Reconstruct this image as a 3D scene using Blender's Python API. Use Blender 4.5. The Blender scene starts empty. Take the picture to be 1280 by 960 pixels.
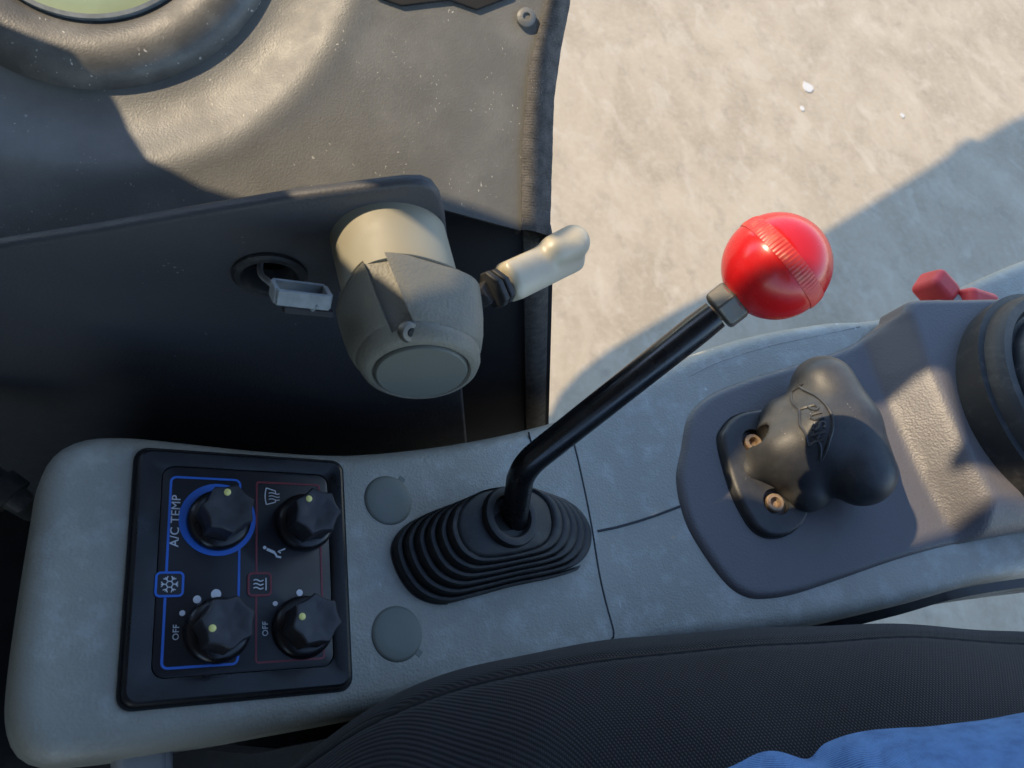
import bpy, bmesh, math, random
import numpy as np
from mathutils import Matrix, Vector
random.seed(3); rng = np.random.default_rng(5)

# ------------------------------------------------------------------ camera frame
# The console frame: x to the rear of the machine, y to its right-hand side, z out of the control panel.
F = 975.0; CX, CY = 640.0, 480.0
CAM = np.array([-0.05740634, -0.04017489, 0.45696646])
RC = np.array([[0.84348388, 0.11765699, 0.52411046],
               [-0.13098749, -0.90120813, 0.41311763],
               [0.52093878, -0.41710998, -0.74474294]])
TH = math.radians(20.0)                      # the console slopes down to the front by this much
G = Matrix.Rotation(TH, 4, 'Y')             # console frame -> level frame
UP = np.array([-math.sin(TH), 0, math.cos(TH)])
SUN = np.array([-0.81, 0.33, 0.47]); SUN /= np.linalg.norm(SUN)

sc = bpy.context.scene
col = sc.collection
cam = bpy.data.cameras.new('camera'); camo = bpy.data.objects.new('camera', cam); col.objects.link(camo)
Rm = Matrix(((RC[0, 0], -RC[0, 1], -RC[0, 2]), (RC[1, 0], -RC[1, 1], -RC[1, 2]), (RC[2, 0], -RC[2, 1], -RC[2, 2])))
camo.matrix_world = G @ Matrix.Translation(Vector(CAM)) @ Rm.to_4x4()
cam.sensor_fit = 'HORIZONTAL'; cam.sensor_width = 36.0; cam.lens = 36.0 * F / 1280.0
cam.clip_start = 0.01; cam.clip_end = 500
cam.dof.use_dof = True; cam.dof.focus_distance = 0.53; cam.dof.aperture_fstop = cam.lens / 1.7
sc.camera = camo

# ------------------------------------------------------------------ light
w = bpy.data.worlds.new('World'); sc.world = w; w.use_nodes = True
nt = w.node_tree; bg = nt.nodes['Background']
sky = nt.nodes.new('ShaderNodeTexSky'); sky.sky_type = 'NISHITA'; sky.sun_disc = False
sl = (G.to_3x3() @ Vector(SUN)).normalized()
sky.sun_elevation = math.asin(sl.z); sky.sun_rotation = math.atan2(sl.x, sl.y)
sky.air_density = 1.0; sky.dust_density = 0.25; sky.ozone_density = 1.9
nt.links.new(sky.outputs[0], bg.inputs[0]); bg.inputs[1].default_value = 0.15
sun = bpy.data.lights.new('sun', 'SUN'); suno = bpy.data.objects.new('sun', sun); col.objects.link(suno)
sun.energy = 2.0; sun.angle = math.radians(0.5); sun.color = (1.0, 0.80, 0.54)
suno.rotation_euler = sl.to_track_quat('Z', 'Y').to_euler()
sc.view_settings.view_transform = 'Standard'; sc.view_settings.look = 'None'
sc.view_settings.gamma = 1.0; sc.view_settings.use_curve_mapping = False
sc.view_settings.exposure = 1.6
sc.cycles.max_bounces = 6

# ------------------------------------------------------------------ layout helpers (all in the console frame)
def ray(u, v): return RC @ np.array([u - CX, v - CY, F])
def nrm(a): a = np.asarray(a, float); return a / np.linalg.norm(a)
def at(u, v, z):
    r = ray(u, v); return CAM + r * ((z - CAM[2]) / r[2])
def PY(u, v, y):
    r = ray(u, v); return CAM + r * ((y - CAM[1]) / r[1])
def on(u, v, A, n):
    r = ray(u, v); return CAM + r * (((A - CAM) @ n) / (r @ n))
def zf(x):                                  # height of the console top: level, then rising to the armrest
    t = (x - .33) / .05
    return .42 * .05 * math.log1p(math.exp(t)) if t < 50 else .42 * (x - .33)
def S(u, v, dz=0.0, fn=None):
    r = nrm(ray(u, v)); lo, hi = .1, 2.0
    for _ in range(60):
        m = (lo + hi) / 2; p = CAM + r * m
        if p[2] > (zf(p[0]) if fn is None else fn(p[0], p[1])) + dz: lo = m
        else: hi = m
    return CAM + r * lo
def smooth(t): t = min(1, max(0, t)); return t * t * (3 - 2 * t)
def catmull(pts, n, closed=True):
    P = np.asarray(pts, float); m = len(P); out = []
    if closed: q = np.vstack([P[-1:], P, P[:2]]); segs = m
    else: q = np.vstack([2 * P[0] - P[1], P, 2 * P[-1] - P[-2]]); segs = m - 1
    for i in range(segs):
        a, b, c, d = q[i:i + 4]
        for k in range(16):
            t = k / 16
            out.append(.5 * (2 * b + (c - a) * t + (2 * a - 5 * b + 4 * c - d) * t * t + (3 * b - a - 3 * c + d) * t ** 3))
    if not closed: out.append(P[-1])
    o = np.array(out + ([out[0]] if closed else []))
    L = np.r_[0, np.cumsum(np.linalg.norm(np.diff(o, axis=0), axis=1))]
    s = np.linspace(0, L[-1], n + 1)[:n] if closed else np.linspace(0, L[-1], n)
    return np.stack([np.interp(s, L, o[:, k]) for k in range(o.shape[1])], 1)

class MB:
    def __init__(s): s.v = []; s.f = []
    def add(s, v, f):
        k = len(s.v); s.v += [tuple(map(float, p)) for p in v]; s.f += [tuple(i + k for i in q) for q in f]; return s
    def rings(s, R, closed=True, cap0=False, cap1=False):
        m = len(R[0]); k = len(s.v)
        for r in R: s.v += [tuple(map(float, p)) for p in r]
        for i in range(len(R) - 1):
            for j in range(m if closed else m - 1):
                a = k + i * m + j; b = k + i * m + (j + 1) % m
                s.f.append((a, b, b + m, a + m))
        if cap0: s.f.append(tuple(k + j for j in range(m))[::-1])
        if cap1: s.f.append(tuple(k + (len(R) - 1) * m + j for j in range(m)))
        return s
    def tube(s, path, rad, n=12, caps=True):
        P = [np.asarray(p, float) for p in path]; R = []; up = None
        for i, p in enumerate(P):
            t = nrm(P[min(i + 1, len(P) - 1)] - P[max(i - 1, 0)])
            if up is None:
                up = np.cross(t, [0, 0, 1.]); 
                if np.linalg.norm(up) < .1: up = np.cross(t, [1., 0, 0])
            up = nrm(up - t * (up @ t)); sd = np.cross(t, up)
            r = rad[i] if hasattr(rad, '__len__') else rad
            R.append([p + r * (math.cos(a) * up + math.sin(a) * sd) for a in np.linspace(0, 2 * math.pi, n, endpoint=False)])
        return s.rings(R, True, caps, caps)
    def lathe(s, prof, c, ax, n=48, cap0=True, cap1=True, ref=(1, 0, 0), phase=0):
        ax = nrm(ax); e1 = np.asarray(ref, float) - ax * (ax @ np.asarray(ref, float)); e1 = nrm(e1); e2 = np.cross(ax, e1)
        R = [[np.asarray(c) + ax * h + r * (math.cos(a + phase) * e1 + math.sin(a + phase) * e2) for a in np.linspace(0, 2 * math.pi, n, endpoint=False)] for r, h in prof]
        return s.rings(R, True, cap0, cap1)
    def prism(s, pts, d):
        pts = [np.asarray(p, float) for p in pts]
        return s.rings([pts, [p + np.asarray(d) for p in pts]], True, True, True)
    def box(s, c, ex, ey, ez):
        c, ex, ey, ez = map(lambda a: np.asarray(a, float), (c, ex, ey, ez))
        q = [c + sx * ex + sy * ey - ez for sx, sy in ((-1, -1), (1, -1), (1, 1), (-1, 1))]
        return s.prism(q, 2 * ez)

def root(name, label, cat, base, group=None, kind=None):
    o = bpy.data.objects.new(name, None); col.objects.link(o); o.empty_display_size = .02
    o.matrix_world = G @ Matrix.Translation(Vector(base)); o['label'] = label; o['category'] = cat
    o['_b'] = [float(x) for x in base]
    if group: o['group'] = group
    if kind: o['kind'] = kind
    return o
BASE = {}
def part(name, mb, mat, parent, bevel=0, seg=3, angle=40, flat=False, kind=None, base=None, subsurf=0):
    if parent is not None:
        r = parent
        while r.parent: r = r.parent
        b = np.array(r['_b'])
    else: b = np.asarray(base, float)
    me = bpy.data.meshes.new(name)
    me.from_pydata([tuple(np.array(v) - b) for v in mb.v], [], mb.f); me.update()
    bm = bmesh.new(); bm.from_mesh(me)
    bmesh.ops.recalc_face_normals(bm, faces=bm.faces); bm.to_mesh(me); bm.free()
    if mat: me.materials.append(mat)
    o = bpy.data.objects.new(name, me); col.objects.link(o)
    if parent is not None: o.parent = parent
    else: o.matrix_world = G @ Matrix.Translation(Vector(b)); o['_b'] = [float(x) for x in b]
    if not flat:
        me.shade_smooth()
        me.set_sharp_from_angle(angle=math.radians(angle))
    if bevel:
        m = o.modifiers.new('bevel', 'BEVEL'); m.width = bevel; m.segments = seg; m.limit_method = 'ANGLE'; m.angle_limit = math.radians(35)
        m.harden_normals = not flat
    if subsurf:
        m = o.modifiers.new('subsurf', 'SUBSURF'); m.levels = subsurf; m.render_levels = subsurf
    if kind: o['kind'] = kind
    return o
def carve(o, mb):
    """cut a solid out of an object for good"""
    r = o
    while r.parent: r = r.parent
    c = part('cutter', mb, None, r)
    m = o.modifiers.new('cut', 'BOOLEAN'); m.object = c; m.solver = 'EXACT'; m.operation = 'DIFFERENCE'
    dg = bpy.context.evaluated_depsgraph_get()
    me = bpy.data.meshes.new_from_object(o.evaluated_get(dg))
    o.modifiers.remove(m); o.data = me; bpy.data.objects.remove(c)
    me.shade_smooth(); me.set_sharp_from_angle(angle=math.radians(40))
def offset(o2, d):
    """inward offset of a counter-clockwise plan outline"""
    n = len(o2); t = np.roll(o2, -1, 0) - np.roll(o2, 1, 0); t /= np.linalg.norm(t, axis=1)[:, None] + 1e-12
    return o2 + d * np.stack([-t[:, 1], t[:, 0]], 1)
def ccw(o2):
    o2 = np.asarray(o2, float)[:, :2]
    a = np.sum(o2[:, 0] * np.roll(o2[:, 1], -1) - np.roll(o2[:, 0], -1) * o2[:, 1])
    return o2 if a > 0 else o2[::-1]
def pad(o2, zfun, r, depth, spine, inner=10, k=6, under=False, flare=0.0):
    """a solid with a plan outline, a rounded top edge and a top surface z = zfun(x, y)"""
    o2 = ccw(o2); sp = np.asarray(spine, float); R = []
    sx = sp[:, 0]; sy = sp[:, 1]
    zs = lambda q, dz: [(x, y, zfun(x, y) + dz) for x, y in q]
    if under:
        core = np.stack([np.clip(o2[:, 0], sx[0], sx[-1]), np.interp(np.clip(o2[:, 0], sx[0], sx[-1]), sx, sy)], 1)
        q = offset(o2, r); R.append(zs(.1 * q + .9 * core, -depth - r)); R.append(zs(q, -depth - r))
        for a in np.linspace(0, math.pi / 2, k + 1)[1:]: R.append(zs(offset(o2, r * (1 - math.sin(a))), -depth - r * math.cos(a)))
    else: R.append(zs(offset(o2, -flare), -depth))
    for a in np.linspace(0, math.pi / 2, k + 1): R.append(zs(offset(o2, r * (1 - math.cos(a))), -r + r * math.sin(a)))
    q = offset(o2, r)
    cx_ = np.clip(q[:, 0], sx[0], sx[-1]); core = np.stack([cx_, np.interp(cx_, sx, sy)], 1)
    for t in np.linspace(0, 1, inner + 1)[1:]: R.append(zs(q * (1 - t) + core * t, 0))
    mb = MB(); mb.rings(R, True); return mb
def ribbon(path, width, zfun, lift, thick=.0002):
    """a thin raised line following a plan path; corners are mitred"""
    P = np.asarray(path, float); mb = MB()
    t = np.gradient(P, axis=0); t /= np.linalg.norm(t, axis=1)[:, None] + 1e-12
    nn = np.stack([-t[:, 1], t[:, 0]], 1)
    A = P + nn * width / 2; B = P - nn * width / 2
    R = [[(a[0], a[1], zfun(*a) + lift), (b[0], b[1], zfun(*b) + lift), (b[0], b[1], zfun(*b) + lift - thick - .0005), (a[0], a[1], zfun(*a) + lift - thick - .0005)] for a, b in zip(A, B)]
    mb.rings(R, True, True, True); return mb
def rrect(x0, y0, x1, y1, r, n=6):
    o = []
    for cx_, cy_, a0 in ((x1 - r, y1 - r, 0), (x0 + r, y1 - r, 90), (x0 + r, y0 + r, 180), (x1 - r, y0 + r, 270)):
        for k in range(n + 1):
            a = math.radians(a0 + 90 * k / n); o.append((cx_ + r * math.cos(a), cy_ + r * math.sin(a)))
    return np.array(o)
def text_mesh(body, size, origin, dx, dy, dz, thick, spacing=1.0):
    """letters as flat solids: origin is the centre of the word, dx the reading direction, dy the way up"""
    c = bpy.data.curves.new('t', 'FONT'); c.body = body; c.size = size; c.align_x = 'CENTER'; c.align_y = 'CENTER'
    c.extrude = thick / 2; c.space_character = spacing; c.resolution_u = 4
    o = bpy.data.objects.new('t', c); col.objects.link(o)
    me = bpy.data.meshes.new_from_object(o.evaluated_get(bpy.context.evaluated_depsgraph_get()))
    mb = MB(); O, dx, dy, dz = map(lambda a: np.asarray(a, float), (origin, dx, dy, dz))
    mb.add([O + dx * v.co.x + dy * v.co.y + dz * v.co.z for v in me.vertices], [tuple(p.vertices) for p in me.polygons])
    bpy.data.objects.remove(o); bpy.data.meshes.remove(me); return mb

def nets(f, lo, hi, h):
    """a smooth closed skin over the solid f(points) < 0"""
    lo = np.asarray(lo, float); n = np.ceil((np.asarray(hi) - lo) / h).astype(int) + 1
    gx = np.stack(np.meshgrid(*[np.arange(k) for k in n], indexing='ij'), -1)
    V = f(lo + gx.reshape(-1, 3) * h).reshape(n); ins = V < 0
    cnt = np.zeros(n - 1); acc = np.zeros((*(n - 1), 3)); sl_ = lambda o: tuple(slice(o[k], n[k] - 1 + o[k]) for k in range(3))
    base_ = gx[:-1, :-1, :-1].astype(float)
    for ax in range(3):
        oth = [k for k in range(3) if k != ax]
        for i in (0, 1):
            for j in (0, 1):
                o0 = [0, 0, 0]; o0[oth[0]] = i; o0[oth[1]] = j; o1 = list(o0); o1[ax] = 1
                a, b_ = V[sl_(o0)], V[sl_(o1)]; cr = (a < 0) != (b_ < 0); t = np.where(cr, a / np.where(a - b_ == 0, 1, a - b_), 0)
                p = base_ + np.array(o0); p = p.copy(); p[..., ax] += t
                acc += np.where(cr[..., None], p, 0); cnt += cr
    act = cnt > 0; idx = -np.ones(n - 1, int); idx[act] = np.arange(act.sum()); vs = lo + h * (acc[act] / cnt[act][:, None]); fs = []
    for ax in range(3):
        b1, b2 = [k for k in range(3) if k != ax]; st_ = [slice(None)] * 3; en = [slice(None)] * 3
        st_[ax] = slice(0, n[ax] - 1); en[ax] = slice(1, n[ax]); cr = ins[tuple(st_)] != ins[tuple(en)]
        for c in np.argwhere(cr):
            if c[b1] == 0 or c[b2] == 0 or c[b1] > n[b1] - 2 or c[b2] > n[b2] - 2: continue
            q = []
            for d1_, d2_ in ((0, 0), (-1, 0), (-1, -1), (0, -1)):
                k = c.copy(); k[b1] += d1_; k[b2] += d2_; q.append(idx[tuple(k)])
            fs.append(tuple(q))
    mb = MB(); mb.add(vs, fs); return mb
def smin(a, b, k):
    h = np.clip(.5 + .5 * (b - a) / k, 0, 1); return b * (1 - h) + a * h - k * h * (1 - h)
def cone(p, a, b, ra, rb):
    a, b = np.asarray(a), np.asarray(b); ba = b - a; t = np.clip(((p - a) @ ba) / (ba @ ba), 0, 1)
    return np.linalg.norm(p - a - t[:, None] * ba, axis=1) - (ra + (rb - ra) * t)

# ------------------------------------------------------------------ materials
def mat(name, color, rough=.5, spec=.5, grain=None, wear=None, specks=None, metal=0, coat=0, trans=0, noise=None, sheen=0, rvar=.0):
    """grain=(scale, strength), wear=(scale, colour, low, high), specks=(scale, colour, amount), noise=(scale, amount)"""
    m = bpy.data.materials.new(name); m.use_nodes = True; t = m.node_tree; b = t.nodes['Principled BSDF']; L = t.links.new
    def N(k, **kw):
        n = t.nodes.new(k)
        for a, v in kw.items(): setattr(n, a, v)
        return n
    b.inputs['Roughness'].default_value = rough; b.inputs['Specular IOR Level'].default_value = spec; b.inputs['Metallic'].default_value = metal
    b.inputs['Coat Weight'].default_value = coat; b.inputs['Coat Roughness'].default_value = .06
    b.inputs['Transmission Weight'].default_value = trans
    if sheen: b.inputs['Sheen Weight'].default_value = sheen
    tc = N('ShaderNodeTexCoord'); co = tc.outputs['Object']
    rgb = N('ShaderNodeRGB'); rgb.outputs[0].default_value = (*color, 1); cur = rgb.outputs[0]
    def mixc(f, a, bcol):
        x = N('ShaderNodeMix', data_type='RGBA'); L(f, x.inputs[0]); L(a, x.inputs[6])
        if isinstance(bcol, tuple): x.inputs[7].default_value = (*bcol, 1)
        else: L(bcol, x.inputs[7])
        return x.outputs[2]
    def ns(scale, detail=4, rough_=.6):
        x = N('ShaderNodeTexNoise'); x.inputs['Scale'].default_value = scale; x.inputs['Detail'].default_value = detail; x.inputs['Roughness'].default_value = rough_; L(co, x.inputs['Vector']); return x.outputs[0]
    def ramp(f, lo, hi):
        x = N('ShaderNodeMapRange'); x.clamp = True; L(f, x.inputs[0]); x.inputs[1].default_value = lo; x.inputs[2].default_value = hi; return x.outputs[0]
    def mul(a, k):
        x = N('ShaderNodeMath', operation='MULTIPLY'); L(a, x.inputs[0])
        if isinstance(k, (int, float)): x.inputs[1].default_value = k
        else: L(k, x.inputs[1])
        return x.outputs[0]
    if noise:
        x = N('ShaderNodeHueSaturation'); L(cur, x.inputs['Color'])
        r = N('ShaderNodeMapRange'); L(ns(noise[0]), r.inputs[0]); r.inputs[1].default_value = .3; r.inputs[2].default_value = .7
        r.inputs[3].default_value = 1 - noise[1]; r.inputs[4].default_value = 1 + noise[1]; L(r.outputs[0], x.inputs['Value']); cur = x.outputs[0]
    if wear: cur = mixc(mul(ramp(ns(wear[0], 6, .65), wear[2], wear[3]), wear[4] if len(wear) > 4 else .7), cur, wear[1])
    if specks:
        x = N('ShaderNodeTexVoronoi', feature='F1'); x.inputs['Scale'].default_value = specks[0] * 1.6
        mp_ = N('ShaderNodeMapping'); mp_.inputs['Rotation'].default_value = (.4, .3, .7); mp_.inputs['Scale'].default_value = (1, .5, 1)
        wv = N('ShaderNodeMix', data_type='RGBA'); wv.inputs[0].default_value = .004
        nv = N('ShaderNodeTexNoise'); nv.inputs['Scale'].default_value = specks[0]; L(co, nv.inputs['Vector']); L(co, wv.inputs[6]); L(nv.outputs[1], wv.inputs[7]); L(wv.outputs[2], mp_.inputs[0]); L(mp_.outputs[0], x.inputs['Vector'])
        pk = N('ShaderNodeSeparateColor'); L(x.outputs['Color'], pk.inputs[0]); pr = N('ShaderNodeMath', operation='MULTIPLY'); L(pk.outputs[0], pr.inputs[0]); pr.inputs[1].default_value = .24
        sb_ = N('ShaderNodeMath', operation='SUBTRACT'); L(pr.outputs[0], sb_.inputs[0]); L(x.outputs['Distance'], sb_.inputs[1])
        s2 = ramp(sb_.outputs[0], .0, .07)
        cur = mixc(mul(s2, ramp(ns(specks[0] * .12, 3), specks[2], specks[2] + .12)), cur, specks[1])
    L(cur, b.inputs['Base Color'])
    if rvar:
        r = N('ShaderNodeMapRange'); L(ns(45, 5), r.inputs[0]); r.inputs[1].default_value = .35; r.inputs[2].default_value = .65
        r.inputs[3].default_value = rough - rvar; r.inputs[4].default_value = rough + rvar; L(r.outputs[0], b.inputs['Roughness'])
    if grain:
        v = N('ShaderNodeTexVoronoi', feature='SMOOTH_F1'); v.inputs['Scale'].default_value = grain[0]; L(co, v.inputs['Vector'])
        n2 = ns(grain[0] * 1.7, 3)
        ad = N('ShaderNodeMath', operation='ADD'); L(v.outputs['Distance'], ad.inputs[0]); L(mul(n2, .6), ad.inputs[1])
        bp = N('ShaderNodeBump'); bp.inputs['Strength'].default_value = grain[1]; bp.inputs['Distance'].default_value = .0006
        L(ad.outputs[0], bp.inputs['Height']); L(bp.outputs[0], b.inputs['Normal'])
    return m
M = {}
M['console'] = mat('console_plastic', (.30, .30, .258), .48, .45, grain=(620, .5), wear=(55, (.50, .53, .52), .5, .74, .42), specks=(120, (.55, .57, .56), .56), rvar=.08, noise=(9, .1))
M['cover'] = mat('dark_armrest_plastic', (.10, .094, .096), .44, .5, grain=(620, .38), rvar=.05)
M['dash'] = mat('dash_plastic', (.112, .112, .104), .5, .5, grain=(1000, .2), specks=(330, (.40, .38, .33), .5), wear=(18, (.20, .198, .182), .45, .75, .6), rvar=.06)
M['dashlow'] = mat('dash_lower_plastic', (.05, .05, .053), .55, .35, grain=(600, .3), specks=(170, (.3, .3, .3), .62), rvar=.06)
M['recess'] = mat('recess_plastic', (.024, .024, .026), .7, .3, grain=(800, .15), specks=(120, (.15, .15, .15), .62))
M['trim'] = mat('vinyl_trim', (.085, .078, .070), .75, .3, grain=(900, .6), noise=(150, .35), specks=(420, (.25, .22, .19), .5))
M['housing'] = mat('warm_grey_plastic', (.15, .143, .115), .5, .4, grain=(700, .45), wear=(40, (.14, .13, .10), .5, .75, .6))
M['barrel'] = mat('smooth_warm_grey_plastic', (.27, .252, .19), .58, .45, wear=(35, (.26, .24, .18), .48, .72, .6), rvar=.08)
M['grip'] = mat('cream_plastic', (.43, .385, .285), .4, .5, wear=(60, (.33, .285, .20), .5, .75, .6), rvar=.08)
M['knob'] = mat('knob_plastic', (.018, .019, .023), .42, .5, wear=(120, (.05, .052, .06), .45, .75, .6), rvar=.06)
M['rubber'] = mat('black_rubber', (.02, .021, .022), .55, .4, grain=(900, .12), wear=(60, (.11, .10, .09), .5, .8, .5), specks=(500, (.25, .25, .25), .58))
M['gloss'] = mat('black_gloss_plastic', (.008, .008, .010), .3, .45, wear=(90, (.06, .06, .06), .52, .8, .4), rvar=.08)
M['bezel'] = mat('black_bezel_plastic', (.008, .0085, .010), .36, .4, wear=(50, (.035, .036, .04), .52, .8, .5), rvar=.1)
M['face'] = mat('faceplate_print', (.016, .017, .022), .42, .4, specks=(300, (.2, .2, .2), .66), rvar=.06)
M['latch'] = mat('latch_plastic', (.030, .031, .033), .48, .42, grain=(900, .12), wear=(40, (.075, .073, .068), .4, .8, .7), specks=(420, (.3, .28, .24), .55), rvar=.08)
M['paint'] = mat('black_lever_paint', (.008, .008, .009), .3, .5, coat=.2, wear=(70, (.05, .045, .04), .6, .8, .5), rvar=.08)
M['steel'] = mat('dull_steel', (.13, .125, .11), .5, .5, metal=.7, wear=(160, (.16, .13, .10), .45, .7, .7), rvar=.1)
M['rust'] = mat('rusty_screw', (.34, .26, .18), .6, .4, metal=.3, wear=(300, (.22, .10, .05), .45, .7, .8))
M['red'] = mat('red_gloss_plastic', (.50, .009, .011), .26, .42, coat=.12, wear=(50, (.42, .03, .03), .5, .8, .5), rvar=.05)
M['redband'] = mat('red_knurl_plastic', (.50, .03, .025), .38, .45, wear=(120, (.45, .16, .09), .5, .75, .7))
M['redmatte'] = mat('faded_red_rubber', (.66, .06, .06), .5, .4, noise=(60, .12))
M['blue'] = mat('blue_print', (.02, .13, .55), .45)
M['darkred'] = mat('dark_red_print', (.17, .02, .03), .5)
M['white'] = mat('pale_print', (.62, .65, .70), .5)
M['dot'] = mat('yellow_pointer', (.72, .68, .22), .45)
M['cap'] = mat('grey_green_cap', (.155, .17, .145), .5, .4, grain=(1500, .12), rvar=.05)
M['endcap'] = mat('end_cap_plastic', (.125, .13, .112), .5, .4, grain=(1500, .12), rvar=.05)
M['seat'] = None; M['jeans'] = None
M['black'] = mat('matt_black', (.012, .012, .012), .7, .3)
M['floor'] = mat('floor_mat_rubber', (.012, .012, .012), .75, .3, grain=(300, .3), noise=(20, .4))
M['glass'] = mat('green_dial_glass', (.30, .37, .25), .08, .5, noise=(30, .1))
M['brown'] = mat('brown_grip_plastic', (.05, .036, .03), .4, .5, grain=(900, .2))
M['wire'] = mat('grey_wire', (.32, .33, .34), .5)
M['conn'] = mat('grey_nylon', (.16, .18, .19), .5, .4, rvar=.1, noise=(120, .25))
M['body'] = mat('blocker_paint', (.25, .2, .05), .4, .5)

def fabric(name, c0, c1, scale, strength, big=None, twill=False):
    m = bpy.data.materials.new(name); m.use_nodes = True; t = m.node_tree; b = t.nodes['Principled BSDF']; L = t.links.new
    b.inputs['Roughness'].default_value = .9; b.inputs['Specular IOR Level'].default_value = .2; b.inputs['Sheen Weight'].default_value = .12
    uv = t.nodes.new('ShaderNodeUVMap'); uv.uv_map = 'cloth'
    w1 = t.nodes.new('ShaderNodeTexWave'); w2 = t.nodes.new('ShaderNodeTexWave')
    mp = t.nodes.new('ShaderNodeMapping'); mp2 = t.nodes.new('ShaderNodeMapping')
    L(uv.outputs[0], mp.inputs[0]); L(uv.outputs[0], mp2.inputs[0])
    mp.inputs['Rotation'].default_value = (0, 0, math.radians(38 if twill else 33)); mp2.inputs['Rotation'].default_value = (0, 0, math.radians(-38 if twill else -33))
    for w_, m_ in ((w1, mp), (w2, mp2)):
        L(m_.outputs[0], w_.inputs[0]); w_.inputs['Scale'].default_value = scale; w_.inputs['Distortion'].default_value = .6; w_.inputs['Detail'].default_value = 1
    mu = t.nodes.new('ShaderNodeMath'); mu.operation = 'MULTIPLY'; L(w1.outputs[1], mu.inputs[0])
    if twill: mu.inputs[1].default_value = 1
    else: L(w2.outputs[1], mu.inputs[1])
    n = t.nodes.new('ShaderNodeTexNoise'); n.inputs['Scale'].default_value = big or 30; n.inputs['Detail'].default_value = 5; n.inputs['Roughness'].default_value = .65; L(uv.outputs[0], n.inputs['Vector'])
    mr = t.nodes.new('ShaderNodeMapRange'); L(n.outputs[0], mr.inputs[0]); mr.inputs[1].default_value = .35; mr.inputs[2].default_value = .65
    ad = t.nodes.new('ShaderNodeMath'); ad.operation = 'MULTIPLY_ADD'; L(mu.outputs[0], ad.inputs[0]); ad.inputs[1].default_value = .7
    sc_ = t.nodes.new('ShaderNodeMath'); sc_.operation = 'MULTIPLY'; L(mr.outputs[0], sc_.inputs[0]); sc_.inputs[1].default_value = .5 if twill else .25; L(sc_.outputs[0], ad.inputs[2])
    mx = t.nodes.new('ShaderNodeMix'); mx.data_type = 'RGBA'; L(ad.outputs[0], mx.inputs[0]); mx.inputs[6].default_value = (*c0, 1); mx.inputs[7].default_value = (*c1, 1)
    L(mx.outputs[2], b.inputs['Base Color'])
    bp = t.nodes.new('ShaderNodeBump'); bp.inputs['Strength'].default_value = strength; bp.inputs['Distance'].default_value = .0008; L(mu.outputs[0], bp.inputs['Height']); L(bp.outputs[0], b.inputs['Normal'])
    return m
M['seat'] = fabric('black_knit_seat_cloth', (.0025, .003, .004), (.018, .020, .026), 170, .7, 12)
M['jeans'] = fabric('blue_denim', (.035, .095, .25), (.14, .31, .62), 330, .8, 70, True)
M['piping'] = fabric('black_seat_edging', (.008, .008, .009), (.035, .035, .04), 160, .5, 12)

# ------------------------------------------------------------------ ground
GH = 1.2
def gp(u, v):
    r = ray(u, v); t = (-GH - CAM @ UP) / (r @ UP); return CAM + r * t
m = bpy.data.materials.new('dusty_concrete'); m.use_nodes = True; t = m.node_tree; b = t.nodes['Principled BSDF']; L = t.links.new
b.inputs['Roughness'].default_value = .85; b.inputs['Specular IOR Level'].default_value = .25
tc = t.nodes.new('ShaderNodeTexCoord'); mp = t.nodes.new('ShaderNodeMapping'); mp.inputs['Rotation'].default_value = (0, 0, math.radians(58)); mp.inputs['Scale'].default_value = (1, .62, 1); L(tc.outputs['Object'], mp.inputs[0])
def gn(scale, det, dist=0, vec=None):
    n = t.nodes.new('ShaderNodeTexNoise'); n.inputs['Scale'].default_value = scale; n.inputs['Detail'].default_value = det; n.inputs['Roughness'].default_value = .62; n.inputs['Distortion'].default_value = dist; L(vec or mp.outputs[0], n.inputs['Vector']); return n.outputs[0]
def gmix(f, a, c, lo, hi, amt=1.0):
    r = t.nodes.new('ShaderNodeMapRange'); L(f, r.inputs[0]); r.inputs[1].default_value = lo; r.inputs[2].default_value = hi; r.inputs[4].default_value = amt
    x = t.nodes.new('ShaderNodeMix'); x.data_type = 'RGBA'; L(r.outputs[0], x.inputs[0])
    if isinstance(a, tuple): x.inputs[6].default_value = (*a, 1)
    else: L(a, x.inputs[6])
    x.inputs[7].default_value = (*c, 1); return x.outputs[2]
c1 = gmix(gn(5, 6, .8), (.29, .238, .165), (.365, .303, .215), .36, .62)
c1 = gmix(gn(13, 5, .6), c1, (.42, .36, .275), .52, .72, .7)
c1 = gmix(gn(17, 5, .3), c1, (.20, .165, .125), .54, .72, .45)
c1 = gmix(gn(60, 5, 0, tc.outputs['Object']), c1, (.42, .36, .27), .45, .80, .5)
L(c1, b.inputs['Base Color'])
bp = t.nodes.new('ShaderNodeBump'); bp.inputs['Strength'].default_value = .12; bp.inputs['Distance'].default_value = .006; L(gn(40, 6, 0, tc.outputs['Object']), bp.inputs['Height']); L(bp.outputs[0], b.inputs['Normal'])
me = bpy.data.meshes.new('ground'); s_ = 60
me.from_pydata([(-s_, -s_, 0), (s_, -s_, 0), (s_, s_, 0), (-s_, s_, 0)], [], [(0, 1, 2, 3)]); me.materials.append(m)
g = bpy.data.objects.new('ground', me); col.objects.link(g); g.location = (0, 0, -GH); g['kind'] = 'structure'; g['label'] = 'dusty beige concrete yard seen past the cab'; 
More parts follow.
